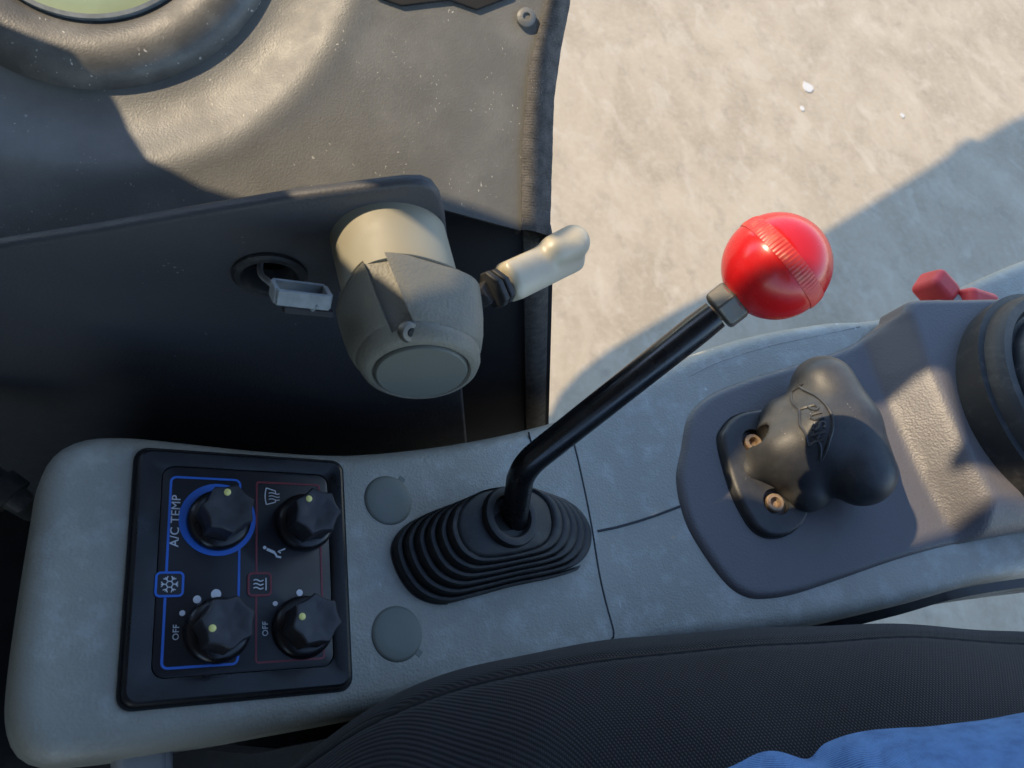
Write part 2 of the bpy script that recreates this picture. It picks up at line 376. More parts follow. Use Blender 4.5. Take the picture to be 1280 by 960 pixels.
# small pale flecks lying on the concrete
M['spot'] = mat('pale_spot', (.47, .44, .39), .6)
for i, (u, v, r_) in enumerate(((1010, 110, .019), (1002, 136, .008), (1127, 145, .008))):
    p = gp(u, v); k = 11; mb = MB(); e1 = nrm(np.cross(UP, [0, 1, 0])); e2 = np.cross(UP, e1)
    o = [p + UP * .004 + r_ * (.75 + .4 * rng.random()) * (math.cos(a) * e1 + 1.3 * math.sin(a) * e2) for a in np.linspace(0, 2 * math.pi, k, endpoint=False)]
    mb.prism(o, -UP * .003)
    c = part('pale_fleck', mb, M['spot'], None, base=p)
    c['label'] = ['largest white fleck on the sunlit concrete, straight above the red ball', 'small white fleck just below the largest fleck', 'white fleck on the concrete nearest the edge of the shadow', 'tiny pale fleck on the concrete nearest the dashboard edge', 'tiny pale fleck on the concrete nearest the top edge'][i]
    c['category'] = 'fleck'; c['group'] = 'pale flecks on the concrete'
# ------------------------------------------------------------------ cab floor
mb = MB(); mb.prism([(x, y, -.42) for x, y in ((-.4, -1.3), (1.0, -1.3), (1.0, .2), (.42, .2), (.42, .5), (-.4, .5))], (0, 0, -.02))
fl = part('cab_floor', mb, M['floor'], None, base=(.3, -.1, -.42)); fl['kind'] = 'structure'

mb = MB(); mb.box((-.005, .275, -.21), (.295, 0, 0), (0, .004, 0), (0, 0, .21)); w1_ = part('footwell_blocker', mb, M['floor'], None, base=(.06, .275, -.42)); w1_['kind'] = 'structure'  # unseen wall added to keep ground bounce light off the lower panel
mb = MB(); mb.box((-.31, -.1, -.2), (.004, 0, 0), (0, .37, 0), (0, 0, .22)); w1_ = part('footwell_blocker', mb, M['floor'], None, base=(-.31, -.1, -.42)); w1_['kind'] = 'structure'  # second unseen wall, added to close the footwell against bounce light

# ------------------------------------------------------------------ dashboard
A = PY(562, 256, .240); NS = nrm([-.40, -.45, .80]); YB, YR = .218, .243
g1 = nrm(np.cross(NS, [0, 1, 0])); g2 = np.cross(NS, g1)
def circ(px):                                                # the circle on the dashboard slope through these places
    q = np.array([[(on(u, v, A, NS) - A) @ g1, (on(u, v, A, NS) - A) @ g2] for u, v in px])
    c = np.linalg.lstsq(np.c_[2 * q, np.ones(len(q))], (q ** 2).sum(1), rcond=None)[0]
    return A + g1 * c[0] + g2 * c[1], math.sqrt(c[2] + c[0] ** 2 + c[1] ** 2)
GC, GR = circ([(0, 80), (50, 97), (100, 105), (200, 92), (280, 48), (318, 0)])
gi_scale = .95
_, GI = circ([(0, 12), (60, 22), (100, 18), (150, 0)])
gi = np.mean([np.linalg.norm(on(u, v, A, NS) - GC) for u, v in ((0, 12), (60, 22), (100, 18), (150, 0))]) / GR * gi_scale
print('gauge', GC, GR, GI, gi)
db = root('dashboard', 'dark grey moulded dashboard with a worn sunlit top and shaded lower panel', 'dashboard', (.1, .25, -.2))
def shelf(u, v):
    p = on(u, v, A, NS); r = np.linalg.norm(p - GC)
    h = -.010 * smooth((1.52 * GR - r) / (.46 * GR)) + .0015 * math.exp(-((r - 1.42 * GR) / (.12 * GR)) ** 2)
    return p + NS * h
def vb(u): return np.interp(u, [-80, 0, 370, 545, 562, 656, 700], [342, 330, 268, 254, 256.5, 281, 292])
def ur(v): return np.interp(v, [-70, 0, 40, 90, 180, 290, 310], [697, 684, 672, 660, 652, 651, 651])
R = []
for i in range(81):
    a = i / 80; row = []
    for j in range(141):
        bq = j / 140; v0 = -75
        u = -80 + bq * (ur(0) + 80); v = v0 + a * (vb(u) - v0); u = -80 + bq * (ur(v) + 80)
        row.append(shelf(u, v))
    R.append(row)
mb = MB(); mb.rings(R, False)
last = R[-1]; mb.rings([last, [p - NS * .004 + np.array([0, .002, -.002]) for p in last], [p - NS * .03 + np.array([0, .012, -.004]) for p in last]], False)
part('upper_cover', mb, M['dash'], db)
# lower panel
oc = [(-80, 324), (0, 310), (120, 291), (250, 268), (370, 248), (440, 239), (505, 231), (528, 231), (541, 236), (550, 248), (556, 268), (563, 330), (573, 430), (583, 545), (588, 600), (-80, 640)]
ocp = [PY(u, v, YB) for u, v in oc]
mb = MB(); mb.prism(ocp, (0, .008, 0))
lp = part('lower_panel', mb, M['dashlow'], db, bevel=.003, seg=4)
# recess beside it
mb = MB(); mb.prism([PY(500, 262, YR), PY(562, 258, YR), PY(656, 282, YR), PY(692, 300, YR), PY(684, 600, YR), PY(500, 600, YR)], (0, .012, 0))
part('recess_panel', mb, M['recess'], db)
# edge trim: upper run on the sloping top, lower run down the recess
R = []
for v in np.linspace(-70, 288, 300):
    a = ur(v); wob = 1.2 * math.sin(v * .11) + .8 * math.sin(v * .31)
    b_ = np.interp(v, [-70, 0, 60, 120, 290], [722, 712, 700, 692, 687]) + wob * .1
    dv = (b_ - a) * .22
    ps = []
    for k, tt in enumerate(np.linspace(0, 1, 8)):
        h = .0045 * math.sin(math.pi * min(1, .12 + tt * .9)) + .0012 + .0001 * wob + .00016 * math.sin(v * 1.9)
        ps.append(on(a + (b_ - a) * tt, v + dv * tt, A, NS) + NS * h)
    ps.append(ps[-1] - NS * .03); ps.insert(0, ps[0] - NS * .02); R.append(ps)
mb = MB(); mb.rings(R, False); mb.rings([R[-1], [p - NS * .02 + np.array([0, .01, 0]) for p in R[-1]]], False)
tr = part('edge_trim', mb, M['trim'], db)
mb = MB(); R = []
for v in np.linspace(-70, 288, 160):                          # stitched bead along the inner edge of the trim
    R.append(on(ur(v) + 3, v, A, NS) + NS * (.0022 + .0005 * math.sin(v * 2.0)))
mb.tube(R, .0011, 6); part('stitching', mb, M['trim'], tr)
R = []
for v in np.linspace(286, 545, 40):
    a = np.interp(v, [286, 545], [654, 658]); b_ = np.interp(v, [286, 545], [687, 681])
    ps = [PY(a + (b_ - a) * tt, v + 8 * tt, YR - .003 - .004 * math.sin(math.pi * min(1, .15 + .85 * tt))) for tt in np.linspace(0, 1, 8)]
    ps.append(ps[-1] + np.array([0, .03, 0])); ps.insert(0, ps[0] + np.array([0, .02, 0])); R.append(ps)
mb = MB(); mb.rings(R, False); mb.rings([[p + np.array([0, .012, 0]) for p in R[0]], R[0]], False)
part('lower_edge_trim', mb, M['trim'], db)
mb = MB(); p = on(657, 24, A, NS); mb.lathe([(.0055, -.002), (.0055, .003), (.004, .0042), (.0022, .0042), (.002, .003)], p, NS, 20); part('fastener', mb, M['dash'], db)
# grommet with its hole
gc = PY(337, 342, YB - .0005)
mb = MB(); mb.lathe([(.0205, .0), (.0205, -.002), (.019, -.0035), (.016, -.0035), (.0145, -.001), (.014, .012)], gc, (0, 1, 0), 40, False, False)
hole = MB(); hole.lathe([(.0158, -.02), (.0158, .06)], gc, (0, 1, 0), 40); carve(lp, hole)
gr = part('grommet', mb, M['rubber'], db)
mb = MB(); mb.lathe([(.0156, .002), (.0156, .023), (.002, .0235)], gc, (0, 1, 0), 30, False, True); part('cavity_liner', mb, M['black'], gr)
# black flap hanging over the top edge
mb = MB(); pts = [(462, -30), (470, -2), (502, 9), (535, 5), (562, 2), (596, 14), (640, -3), (648, -30)]
fp = [on(u, v, A + NS * .0006, NS) for u, v in pts]; mb.prism(fp, NS * .0018)
fr = root('rubber_flap', 'black jagged rubber flap at the far edge of the dashboard top', 'flap', fp[2]); part('flap', mb, M['black'], fr, bevel=.001)

# ------------------------------------------------------------------ round gauge
gg = root('round_gauge', 'round gauge with thick scuffed dark bezel and greenish glass set into the dashboard', 'gauge', GC)
k = GR
gc0 = GC - NS * .009
gm = (1 + gi) / 2; gw = (1 - gi) / 2
prof = [(k * (gm + gw * c_), h_) for c_, h_ in ((1, -.03), (1, -.004), (.96, .000), (.8, .0045), (.5, .0085), (.1, .0100), (-.3, .0090), (-.7, .0055), (-.95, .002), (-1, -.002))]
mb = MB(); mb.lathe(prof, gc0, NS, 120, False, False); part('bezel', mb, mat('scuffed_dark_plastic', (.075, .072, .066), .46, .5, grain=(900, .15), specks=(240, (.5, .48, .44), .48), wear=(28, (.16, .155, .14), .45, .72, .8), rvar=.1), gg)
mb = MB(); mb.lathe([(k * gi * 1.01, -.001), (k * gi * 1.01, .0005), (k * .3, .002), (.001, .0025)], gc0, NS, 80); part('glass', mb, M['glass'], gg)
mb = MB(); mb.lathe([(k * gi * 1.02, .0015), (k * gi * 1.02, .006), (k * gi * .985, .0063), (k * gi * .975, .001)], gc0, NS, 80, False, False); part('inner_ring', mb, M['conn'], gg)

# ------------------------------------------------------------------ side console
co = root('side_console', 'grey green plastic side console rising to a wide armrest beside the seat', 'console', (.2, .08, -.12))
near = [at(10, 905, -.012), at(150, 912, 0), at(440, 882, 0)]
far_px = [(660, 534), (740, 508), (850, 448), (940, 418), (1030, 402), (1130, 389)]
far = [S(u, v, -.004) for u, v in far_px]
nearx = [S(u, v, 0) for u, v in ((960, 790), (1050, 773), (1160, 747), (1280, 717))]
o = [(-.046, .10), (-.044, .128), (-.033, .143), (-.012, .1485), (.03, .147), (.08, .1455), (.133, .1475), (.20, .159)]
o += [tuple(p[:2]) for p in far] + [(.82, .345), (.95, .345), (.97, .33)]
e = nearx[-1]
o += [(.97, e[1] - .005), (.82, e[1] + .0)] + [tuple(p[:2]) for p in nearx[::-1]] + [(.36, .008), (.30, .0), (.22, -.008), (.12, -.016), (.04, -.0205), (-.01, -.022), (-.034, -.018), (-.045, -.002), (-.0475, .03)]
OUT = catmull(o, 420)
spx = np.linspace(-.02, .93, 40)
def mid(x): return np.interp(x, [-.05, .1, .3, .45, .65, .95], [.06, .064, .09, .13, .17, .19])
spine = [(x, mid(x)) for x in spx]
rEdge = .013
part('console_body', pad(OUT, lambda x, y: zf(x) - .004 * smooth((.02 - x) / .06), rEdge, .036, spine, inner=24, k=8, flare=.001), M['console'], co)
IN = offset(ccw(OUT), .004); w_off = np.array([-.008 if (q_[1] < mid(q_[0]) and q_[0] > .06) else .006 for q_ in ccw(OUT)]); w_off = np.convolve(np.r_[w_off[-4:], w_off, w_off[:4]], np.ones(9) / 9, 'valid'); IN2 = offset(ccw(OUT), w_off[:, None])
mb = MB(); mb.rings([[(x, y, zf(x) - .03) for x, y in IN], [(x, y, zf(x) - .036) for x, y in IN2], [(x, y, zf(x) - .085) for x, y in IN2]], True, False, True); part('lower_shell', mb, M['bezel'], co)
mb = MB(); mb.prism([(x, y, -.42) for x, y in ((-.02, .0), (.36, .03), (.36, .165), (.2, .14), (-.02, .125))], (0, 0, .38)); part('bounce_blocker', mb, M['floor'], co)  # block added under the console to stop bounce light from the ground
# seams between the mouldings: dark filler beads sunk in the surface
def seam(px, r=.0008, sink=.0002, n=60):
    P = catmull([S(u, v) for u, v in px], n, False); mb = MB(); mb.tube([(p[0], p[1], zf(p[0]) - sink) for p in P], r, 6)
    return mb
for i, px in enumerate(([(661, 540), (664, 552), (668, 566), (672, 580)], [(716, 548), (725, 585), (738, 648), (749, 715), (758, 755), (767, 788), (766, 798), (757, 803), (735, 807), (714, 812), (705, 818)])):
    part('seam', seam(px), M['gloss'], co)
part('seam', seam([(747, 664), (775, 658), (815, 646), (850, 633)], .0012, .0004), M['gloss'], co)
# blanking caps
for (u, v, r_, ta) in ((486, 625, .0163, 55), (497, 792, .0163, -42)):
    c = at(u, v, .001); mb = MB()
    mb.lathe([(r_ + .0006, -.002), (r_ + .0006, .0004), (r_, .0012), (r_ * .9, .0018), (r_ * .5, .0021), (.0005, .0022)], (c[0], c[1], 0), (0, 0, 1), 48)
    cp = part('blanking_cap', mb, M['cap'], co)
    a = math.radians(ta); d = np.array([math.cos(a), math.sin(a), 0]); e2 = np.array([-d[1], d[0], 0])
    mb = MB(); mb.box(np.array([c[0], c[1], .0004]) + d * (r_ + .0015), d * .0022, e2 * .0022, np.array([0, 0, .0006])); part('tab', mb, M['cap'], cp, bevel=.0003)
    mb = MB(); mb.lathe([(r_ + .0016, -.001), (r_ + .0016, .0003), (r_ + .0004, .0003)], (c[0], c[1], 0), (0, 0, 1), 48, False, False); part('cap_gap', mb, M['gloss'], cp)

# armrest cover: a dark pad with a stepped joystick block
ridge = [S(u, v, .03)[:2] for u, v in ((1112, 380), (1133, 402), (1150, 455), (1176, 515), (1205, 580), (1238, 640), (1262, 668))]
foot = [S(u, v, .006)[:2] for u, v in ((1078, 400), (1082, 425), (1097, 470), (1122, 530), (1150, 590), (1185, 655), (1210, 690))]
ridge = np.array(sorted(ridge, key=lambda q: q[1])); foot = np.array(sorted(foot, key=lambda q: q[1]))
HB = .034
def hcover(x, y):
    xr = np.interp(y, ridge[:, 1], ridge[:, 0]); xo = np.interp(y, foot[:, 1], foot[:, 0])
    t_ = (x - xo) / (xr - xo)
    q = 1 / (1 + math.exp(-(t_ - .5) * 1.0))
    # straight ramp with small rounded toe and brow
    k_ = 26.0
    r_ = (math.log1p(math.exp(min(50, k_ * t_))) - math.log1p(math.exp(min(50, k_ * (t_ - 1))))) / k_ if t_ < 1.6 else 1.0
    nearfall = smooth((y - .045) / .045)
    return .004 + HB * r_ * nearfall
def zcover(x, y): return zf(x) + hcover(x, y)
oc = [(852, 560), (846, 600), (857, 650), (880, 692), (910, 731), (935, 747), (962, 749), (1000, 742), (1060, 722), (1120, 701), (1180, 684), (1240, 672), (1300, 662)]
oc2 = [S(u, v, .002)[:2] for u, v in oc]
tp = [S(u, v, .03)[:2] for u, v in ((1300, 375), (1200, 377), (1134, 379))]
tp2 = [S(u, v, .005)[:2] for u, v in ((1092, 412), (1060, 432), (1000, 452), (940, 470), (890, 491), (864, 518))]
endx = max(oc2[-1][0], tp[0][0]) + .12
COV = catmull(list(oc2) + [(endx, oc2[-1][1] + .008), (endx + .02, .15), (endx, tp[0][1])] + list(tp) + list(tp2), 420)
spx = np.linspace(.43, endx - .06, 50)
part('armrest_cover', pad(COV, zcover, .007, .03, [(x, np.interp(x, [.4, .5, .65, .95], [.12, .14, .17, .19])) for x in spx], inner=46, k=6), M['cover'], co)
# line of the rail moulding along the far side
part('seam', seam([(862, 470), (900, 452), (960, 433), (1020, 420), (1075, 408)], .0006, .0003), M['console'], co)
# joystick base on the block
jc = S(1352, 512, .036)
js = root('joystick', 'black joystick with a ribbed round rubber boot at the rear of the armrest', 'joystick', jc)
zx = np.array([-.39 * .5, .0, 1.0]); zx = nrm(zx)
jR = 128 * np.linalg.norm(jc - CAM) / F
prof = [(jR * 1.05, -.03), (jR * 1.05, .003), (jR, .004), (jR * .985, .014), (jR * .95, .0185), (jR * .88, .0185), (jR * .84, .012), (jR * .80, .011), (jR * .78, .02), (jR * .74, .026), (jR * .66, .026), (jR * .61, .019), (jR * .58, .02), (jR * .55, .034), (jR * .5, .038), (jR * .4, .036), (jR * .33, .05), (jR * .25, .056), (jR * .2, .06)]
mb = MB(); mb.lathe(prof, jc, zx, 90, False, True); part('boot', mb, M['rubber'], js)
mb = MB(); gx = jc + zx * .05
mb.tube([gx, gx + zx * .03, gx + zx * .07 + np.array([.0, .01, 0])], [jR * .2, jR * .2, jR * .22], 20); part('stick', mb, M['gloss'], js)
mb = MB(); mb.lathe([(.002, .055), (jR * .3, .06), (jR * .42, .075), (jR * .44, .1), (jR * .38, .13), (jR * .2, .145), (.002, .15)], gx + np.array([.012, .02, 0]), zx, 36); part('grip', mb, M['brown'], js, label if False else 0)

# red lever knobs behind the block
for i, (u, v, wpx, hpx, rot, lab) in enumerate(((1174, 360, 23, 24, -22, 'upright faded red lever knob standing behind the armrest block'), (1221, 383, 27, 14, -12, 'low faded red lever knob half hidden behind the armrest block'))):
    c = S(u, v, .03); c = c + nrm(ray(u, v)) * .05
    D = np.linalg.norm(c - CAM); ex = RC @ np.array([1, 0, 0.]); ey = RC @ np.array([0, -1., 0]); ez = RC @ np.array([0, 0, -1.])
    ex = nrm(np.array([.95, -.1, .2])); ez = nrm(np.array([-.35, -.25, .9])); ez = nrm(ez - ex * (ez @ ex)); ey = np.cross(ez, ex)
    a = math.radians([-38, -5][i]); ex, ey = ex * math.cos(a) + ey * math.sin(a), -ex * math.sin(a) + ey * math.cos(a)
    rl = root('red_lever', lab, 'lever', c - ez * .08, 'red lever knobs behind the armrest')
    mb = MB(); s1 = wpx * D / F * .92; 
    q = [c + sx * s1 * ex * .9 + sy * s1 * ey * .75 - ez * .018 for sx, sy in ((-1, -1), (1, -1), (1, 1), (-1, 1))]
    q2 = [c + sx * s1 * ex * .8 + sy * s1 * ey * .62 + ez * .012 for sx, sy in ((-1, -1), (1, -1), (1, 1), (-1, 1))]
    mb.rings([q, q2], True, True, True); part('knob', mb, M['redmatte'], rl, bevel=.0065, seg=6)
    mb = MB(); mb.tube([c - ez * .006, c - ez * .01 + (RC @ np.array([.1, .8, .6])) * .03, c - ez * .02 + (RC @ np.array([.1, .8, .6])) * .09], .005, 10); part('stem', mb, M['gloss'], rl)

# ------------------------------------------------------------------ push latch
pl_ = root('push_latch', 'black moulded latch handle embossed PUSH and held by two rusty screws on the armrest', 'latch', S(960, 600, .004))
dz0 = .010
bo = [S(u, v, dz0)[:2] for u, v in ((904, 552), (908, 534), (922, 519), (942, 513), (962, 513), (985, 530), (1010, 590), (1012, 630), (1006, 652), (988, 666), (966, 669), (948, 660), (934, 640), (918, 605))]
BO = catmull(bo, 120)
cen = np.mean(bo, 0)
bplate = part('base_plate', pad(BO, lambda x, y: zf(x) + .011, .0035, .009, [(cen[0] - .004, cen[1] + .01), (cen[0] + .004, cen[1] - .01)], inner=6, k=5), M['latch'], pl_)
mb = MB(); q = offset(ccw(BO), -.0012); mb.rings([[(x, y, zf(x) + .0035) for x, y in q], [(x, y, zf(x) + .0048) for x, y in q], [(x, y, zf(x) + .0048) for x, y in offset(ccw(BO), .002)]], True); part('gasket', mb, M['black'], pl_)
SN = nrm([-.39, 0, 1])
scr = []
for (u, v) in ((942, 553), (969, 628)):
    c = S(u, v, .009); scr.append(c)
    h = MB(); h.lathe([(.0112, -.0075), (.0112, .002), (.0165, .02)], c, SN, 36); carve(bplate, h)
    mb = MB(); mb.lathe([(.0074, -.008), (.0074, .0002), (.0067, .001), (.0044, .001), (.004, -.004)], c, SN, 24)
    s_o = part('screw', mb, M['rust'], pl_)
    hx = MB(); hx.lathe([(.0043, -.003), (.0043, .01)], c, SN, 6); carve(s_o, hx)
# handle: one moulded piece, a broad neck rising from the plate to a cross bar
def hp(u, v, dz): return S(u, v, dz)
k6 = np.linalg.norm(S(1040, 550, .03) - CAM) / F
HU, HM, HL = hp(1029, 484, .040), hp(1054, 533, .044), hp(1076, 590, .040)
N0, N1, N2 = hp(938, 589, .004), hp(982, 566, .020), hp(1020, 548, .034)
C0, C1 = hp(980, 524, .019), hp(1008, 612, .014)
TP = hp(1006, 508, .032)
SD = np.cross(SN, nrm(HL - HU))
def fh(p):
    d = cone(p, HU, HM, 37 * k6, 40 * k6); d = smin(d, cone(p, HM, HL, 40 * k6, 38 * k6), .006)
    d2 = cone(p, N0, N1, 16 * k6, 33 * k6); d2 = smin(d2, cone(p, N1, N2, 33 * k6, 42 * k6), .012)
    d2 = smin(d2, cone(p, C0, N2, 21 * k6, 38 * k6), .014); d2 = smin(d2, cone(p, C1, N2, 22 * k6, 38 * k6), .014)
    d2 = smin(d2, cone(p, C0, N1, 22 * k6, 30 * k6), .014); d2 = smin(d2, cone(p, C1, N1, 20 * k6, 30 * k6), .014); d2 = smin(d2, cone(p, TP, N2, 20 * k6, 36 * k6), .010)
    d = smin(d, d2, .011)
    for c in scr: d = np.maximum(d, -cone(p, c - SN * .01, c + SN * .014, .0094, .0100))
    return d
hlo = np.min([HU, HM, HL, N0, C0, C1], 0) - .045; hhi = np.max([HU, HM, HL, N0, C0, C1], 0) + .045
hand = part('handle', nets(fh, hlo, hhi, .0016), M['latch'], pl_, angle=180)
sm_ = hand.modifiers.new('smooth', 'SMOOTH'); sm_.factor = .5; sm_.iterations = 4
def zh(x, y):
    z = zf(x) + .10
    for _ in range(400):
        d = float(fh(np.array([[x, y, z]]))[0])
        if d < 1e-5: break
        z -= max(d * .8, 2e-5)
    return z
def onhand(u, v):
    r = nrm(ray(u, v)); t = .4
    for _ in range(300):
        d = float(fh((CAM + r * t)[None])[0])
        if d < 1e-5: break
        t += d * .8
    return CAM + r * t
Z6 = lambda a, b_: (880 + a / 3.84, 430 + b_ / 3.84)
ar = [(410, 232), (428, 218), (480, 224), (540, 255), (590, 305), (614, 360), (612, 415), (596, 470), (556, 560), (545, 470), (498, 488), (470, 410), (455, 360), (432, 296)]
AR = [onhand(*Z6(*q)) for q in ar]
mb = MB(); pth = catmull(AR, 160); mb.tube([(p[0], p[1], zh(p[0], p[1]) + .0006) for p in np.vstack([pth, pth[:1]])], .0013, 6)
part('arrow_outline', mb, M['latch'], hand)
pc = onhand(*Z6(538, 372)); p0 = onhand(*Z6(511, 300)); p1 = onhand(*Z6(562, 432))
dxv = nrm(p1 - p0); nz = nrm(np.cross(dxv, onhand(*Z6(600, 340)) - pc)); 
dyv = nrm(onhand(*Z6(590, 345)) - pc); dyv = nrm(dyv - dxv * (dyv @ dxv))
pc = pc + dyv * .0018
hgt = np.linalg.norm(p1 - p0) * .34; adv = np.linalg.norm(p1 - p0) * .33; wd_ = hgt * .58
arcp = lambda cx_, cy_, rx_, ry_, a0, a1, n=10: [(cx_ + rx_ * math.cos(a), cy_ + ry_ * math.sin(a)) for a in np.radians(np.linspace(a0, a1, n))]
line = lambda *q: [(q[i][0] + (q[i + 1][0] - q[i][0]) * t, q[i][1] + (q[i + 1][1] - q[i][1]) * t) for i in range(len(q) - 1) for t in np.linspace(0, 1, 8)]
LET = [[line((0, 0), (0, 1), (.5, 1)) + arcp(.5, .74, .5, .26, 90, -90) + line((.5, .48), (0, .48))],
       [line((0, 1), (0, .4)) + arcp(.5, .4, .5, .4, 180, 360, 14) + line((1, .4), (1, 1))],
       [arcp(.5, .74, .48, .26, 30, 270, 14) + arcp(.5, .24, .48, .24, 90, -150, 14)],
       [line((0, 0), (0, 1)), line((1, 0), (1, 1)), line((0, .5), (1, .5))]]
mb = MB()
for li, strokes in enumerate(LET):
    for st_ in strokes:
        P3 = []
        for a_, b_ in st_:
            p = pc + dxv * ((li - 1.5) * adv + (a_ - .5) * wd_) + dyv * (b_ - .5) * hgt
            P3.append((p[0], p[1], zh(p[0], p[1]) + .0003))
        pp_ = [P3[0]]
        for p in P3[1:]:
            if np.linalg.norm(np.array(p) - pp_[-1]) > 2e-4: pp_.append(p)
        mb.tube(pp_, .0012, 6)
part('lettering', mb, M['latch'], hand)

# ------------------------------------------------------------------ climate panel
W_, H_ = .12, .137
cp = root('climate_panel', 'black climate control panel with four knobs and blue and red printed frames', 'control panel', (.06, .0685, 0))
bz = rrect(0, 0, W_, H_, .007)
fx0, fy0, fx1, fy1 = .0135, .0125, .1095, .127
rr = lambda d, z, r=.007: [(x, y, z) for x, y in rrect(d, d, W_ - d, H_ - d, max(.002, r - d * .5))]
mb = MB(); mb.rings([rr(-.0004, -.004), rr(0, .003), rr(.0008, .0046), rr(.002, .0052), rr(.008, .0046), [(x, y, .0036) for x, y in rrect(fx0 - .0006, fy0 - .0006, fx1 + .0006, fy1 + .0006, .007)], [(x, y, .002) for x, y in rrect(fx0 - .0004, fy0 - .0004, fx1 + .0004, fy1 + .0004, .007)]], True)
part('bezel', mb, M['bezel'], cp, angle=25)
mb = MB(); mb.rings([rr(-.0018, -.001), rr(-.0018, .0006), rr(.001, .0006)], True); part('gasket', mb, M['black'], cp)
ZP = .0037
mb = MB(); q = rrect(fx0, fy0, fx1, fy1, .0068); mb.rings([[(x, y, .001) for x, y in q], [(x, y, ZP - .0002) for x, y in q], [(x, y, ZP) for x, y in offset(q, .0003)]], True, True, True)
fp_ = part('faceplate', mb, M['face'], cp)
flat = lambda x, y: ZP
pz = lambda u, v: at(u, v, ZP)[:2]
Z2 = lambda a, b_: pz(150 + a * .3488, 555 + b_ * .349)     # positions read from an enlargement of the panel
def frame(a0, a1, name, matl, r, width, gap=None):
    x0, y0 = a0; x1, y1 = a1; o = rrect(x0, y0, x1, y1, r)
    o = np.vstack([o, o[:1], o[1:2]]); mb = ribbon(o[:-1], width, flat, .0002); part(name, mb, matl, fp_)
bl0 = Z2(158, 795); bl1 = Z2(428, 130)
def corners(*q):
    q = [Z2(*p) for p in q]; return (((q[0][0] + q[3][0]) / 2, (q[2][1] + q[3][1]) / 2), ((q[1][0] + q[2][0]) / 2, (q[0][1] + q[1][1]) / 2))
frame(*corners((184, 118), (432, 130), (420, 789), (148, 804)), 'blue_frame', M['blue'], .003, .0013)
frame(*corners((491, 135), (714, 150), (730, 773), (486, 778)), 'red_frame', M['darkred'], .0015, .0011)
# darker ground inside each frame
# symbols in small boxes that sit over the frames
def badge(c, name, mt, wd=.0135, hg=.0125):
    q = rrect(c[0] - wd / 2, c[1] - hg / 2, c[0] + wd / 2, c[1] + hg / 2, .0022)
    mb = MB(); mb.prism([(x, y, ZP + .0001) for x, y in q], (0, 0, .0003)); bd = part(name, mb, M['face'], fp_)
    mb = ribbon(np.vstack([q, q[:1]]), .0012, lambda x, y: ZP + .0003, .0003); part(name + '_border', mb, mt, fp_)
sb = Z2(177, 503); hb = Z2(500, 503)
badge(sb, 'snow_badge', M['blue']); badge(hb, 'heat_badge', M['darkred'], .0125, .0125)
mb = MB(); zb = lambda x, y: ZP + .0004
for k_ in range(6):
    a = math.radians(60 * k_); d = np.array([math.cos(a), math.sin(a)]); e2 = np.array([-d[1], d[0]])
    def seg(p, q, wd=.00045):
        m_ = ribbon([p, (np.array(p) + q) / 2, q], wd, zb, .0003); mb.add(m_.v, m_.f)
    seg(sb + d * .0017, sb + d * .0043)
    for s_ in (-1, 1): seg(sb + d * .003, sb + d * .0042 + s_ * e2 * .0013)
    d2 = np.array([math.cos(a + math.pi / 3), math.sin(a + math.pi / 3)]); seg(sb + d * .0018, sb + d2 * .0018)
part('snowflake_symbol', mb, M['white'], fp_)
mb = MB()
for k_ in (-1, 0, 1):
    pth = [hb + np.array([-.0035 + .0055 * s_, .0022 * k_ + .0005 * math.sin(s_ * 6.5)]) for s_ in np.linspace(0, 1, 14)]
    m_ = ribbon(pth, .0006, zb, .0003); mb.add(m_.v, m_.f)
m_ = ribbon([hb + np.array([.0035, y]) for y in (-.0035, 0, .0035)], .0006, zb, .0003); mb.add(m_.v, m_.f)
part('heat_symbol', mb, M['white'], fp_)
# words, read from the near side upwards
def word(s, c, size, name):
    mb = text_mesh(s, size, (c[0], c[1], ZP + .0002), (0, 1, 0), (-1, 0, 0), (0, 0, 1), .0004, 1.05); part(name, mb, M['white'], fp_, flat=True)
word('A/C TEMP', Z2(199, 275), .0066, 'temperature_lettering'); word('OFF', Z2(201, 675), .0045, 'off_lettering'); word('OFF', Z2(521, 662), .0045, 'off_lettering')
def dot(c, r_, name='speed_dot'):
    mb = MB(); mb.lathe([(r_, 0), (r_, .0003)], (c[0], c[1], ZP), (0, 0, 1), 20); part(name, mb, M['white'], fp_)
for a, b_, r_ in ((223, 606, .0015), (276, 557, .0021), (344, 538, .0027), (556, 572, .0014), (643, 533, .0019)): dot(Z2(a, b_), r_)
# windscreen symbol
mb = MB(); wc = Z2(545, 188)
def seg2(pts, wd=.0006):
    m_ = ribbon(np.array(pts), wd, flat, .0002); mb.add(m_.v, m_.f)
arc = [wc + np.array([-.0042 - .0012 * math.cos(a) + .0012, .0052 * a / 1.2]) for a in np.linspace(-1.2, 1.2, 9)]
seg2(arc); seg2([arc[0], (arc[0] + wc + np.array([.002, -.0035])) / 2, wc + np.array([.002, -.0035])]); seg2([arc[-1], (arc[-1] + wc + np.array([.002, .0035])) / 2, wc + np.array([.002, .0035])]); seg2([wc + np.array([.002, y]) for y in (-.0035, -.002)]); seg2([wc + np.array([.002, y]) for y in (.002, .0035)])
for k_ in (-1, 0, 1): seg2([wc + np.array([-.002 + .0065 * s_, .0019 * k_ + .0004 * math.sin(6 * s_)]) for s_ in np.linspace(0, 1, 10)], .0005)
part('windscreen_symbol', mb, M['white'], fp_)
mb = MB(); pc_ = Z2(546, 388); s9 = .72
m_ = MB(); m_.lathe([(.001, 0), (.001, .0002)], (pc_[0] - .0062 * s9, pc_[1] + .0038 * s9, ZP), (0, 0, 1), 16); mb.add(m_.v, m_.f)
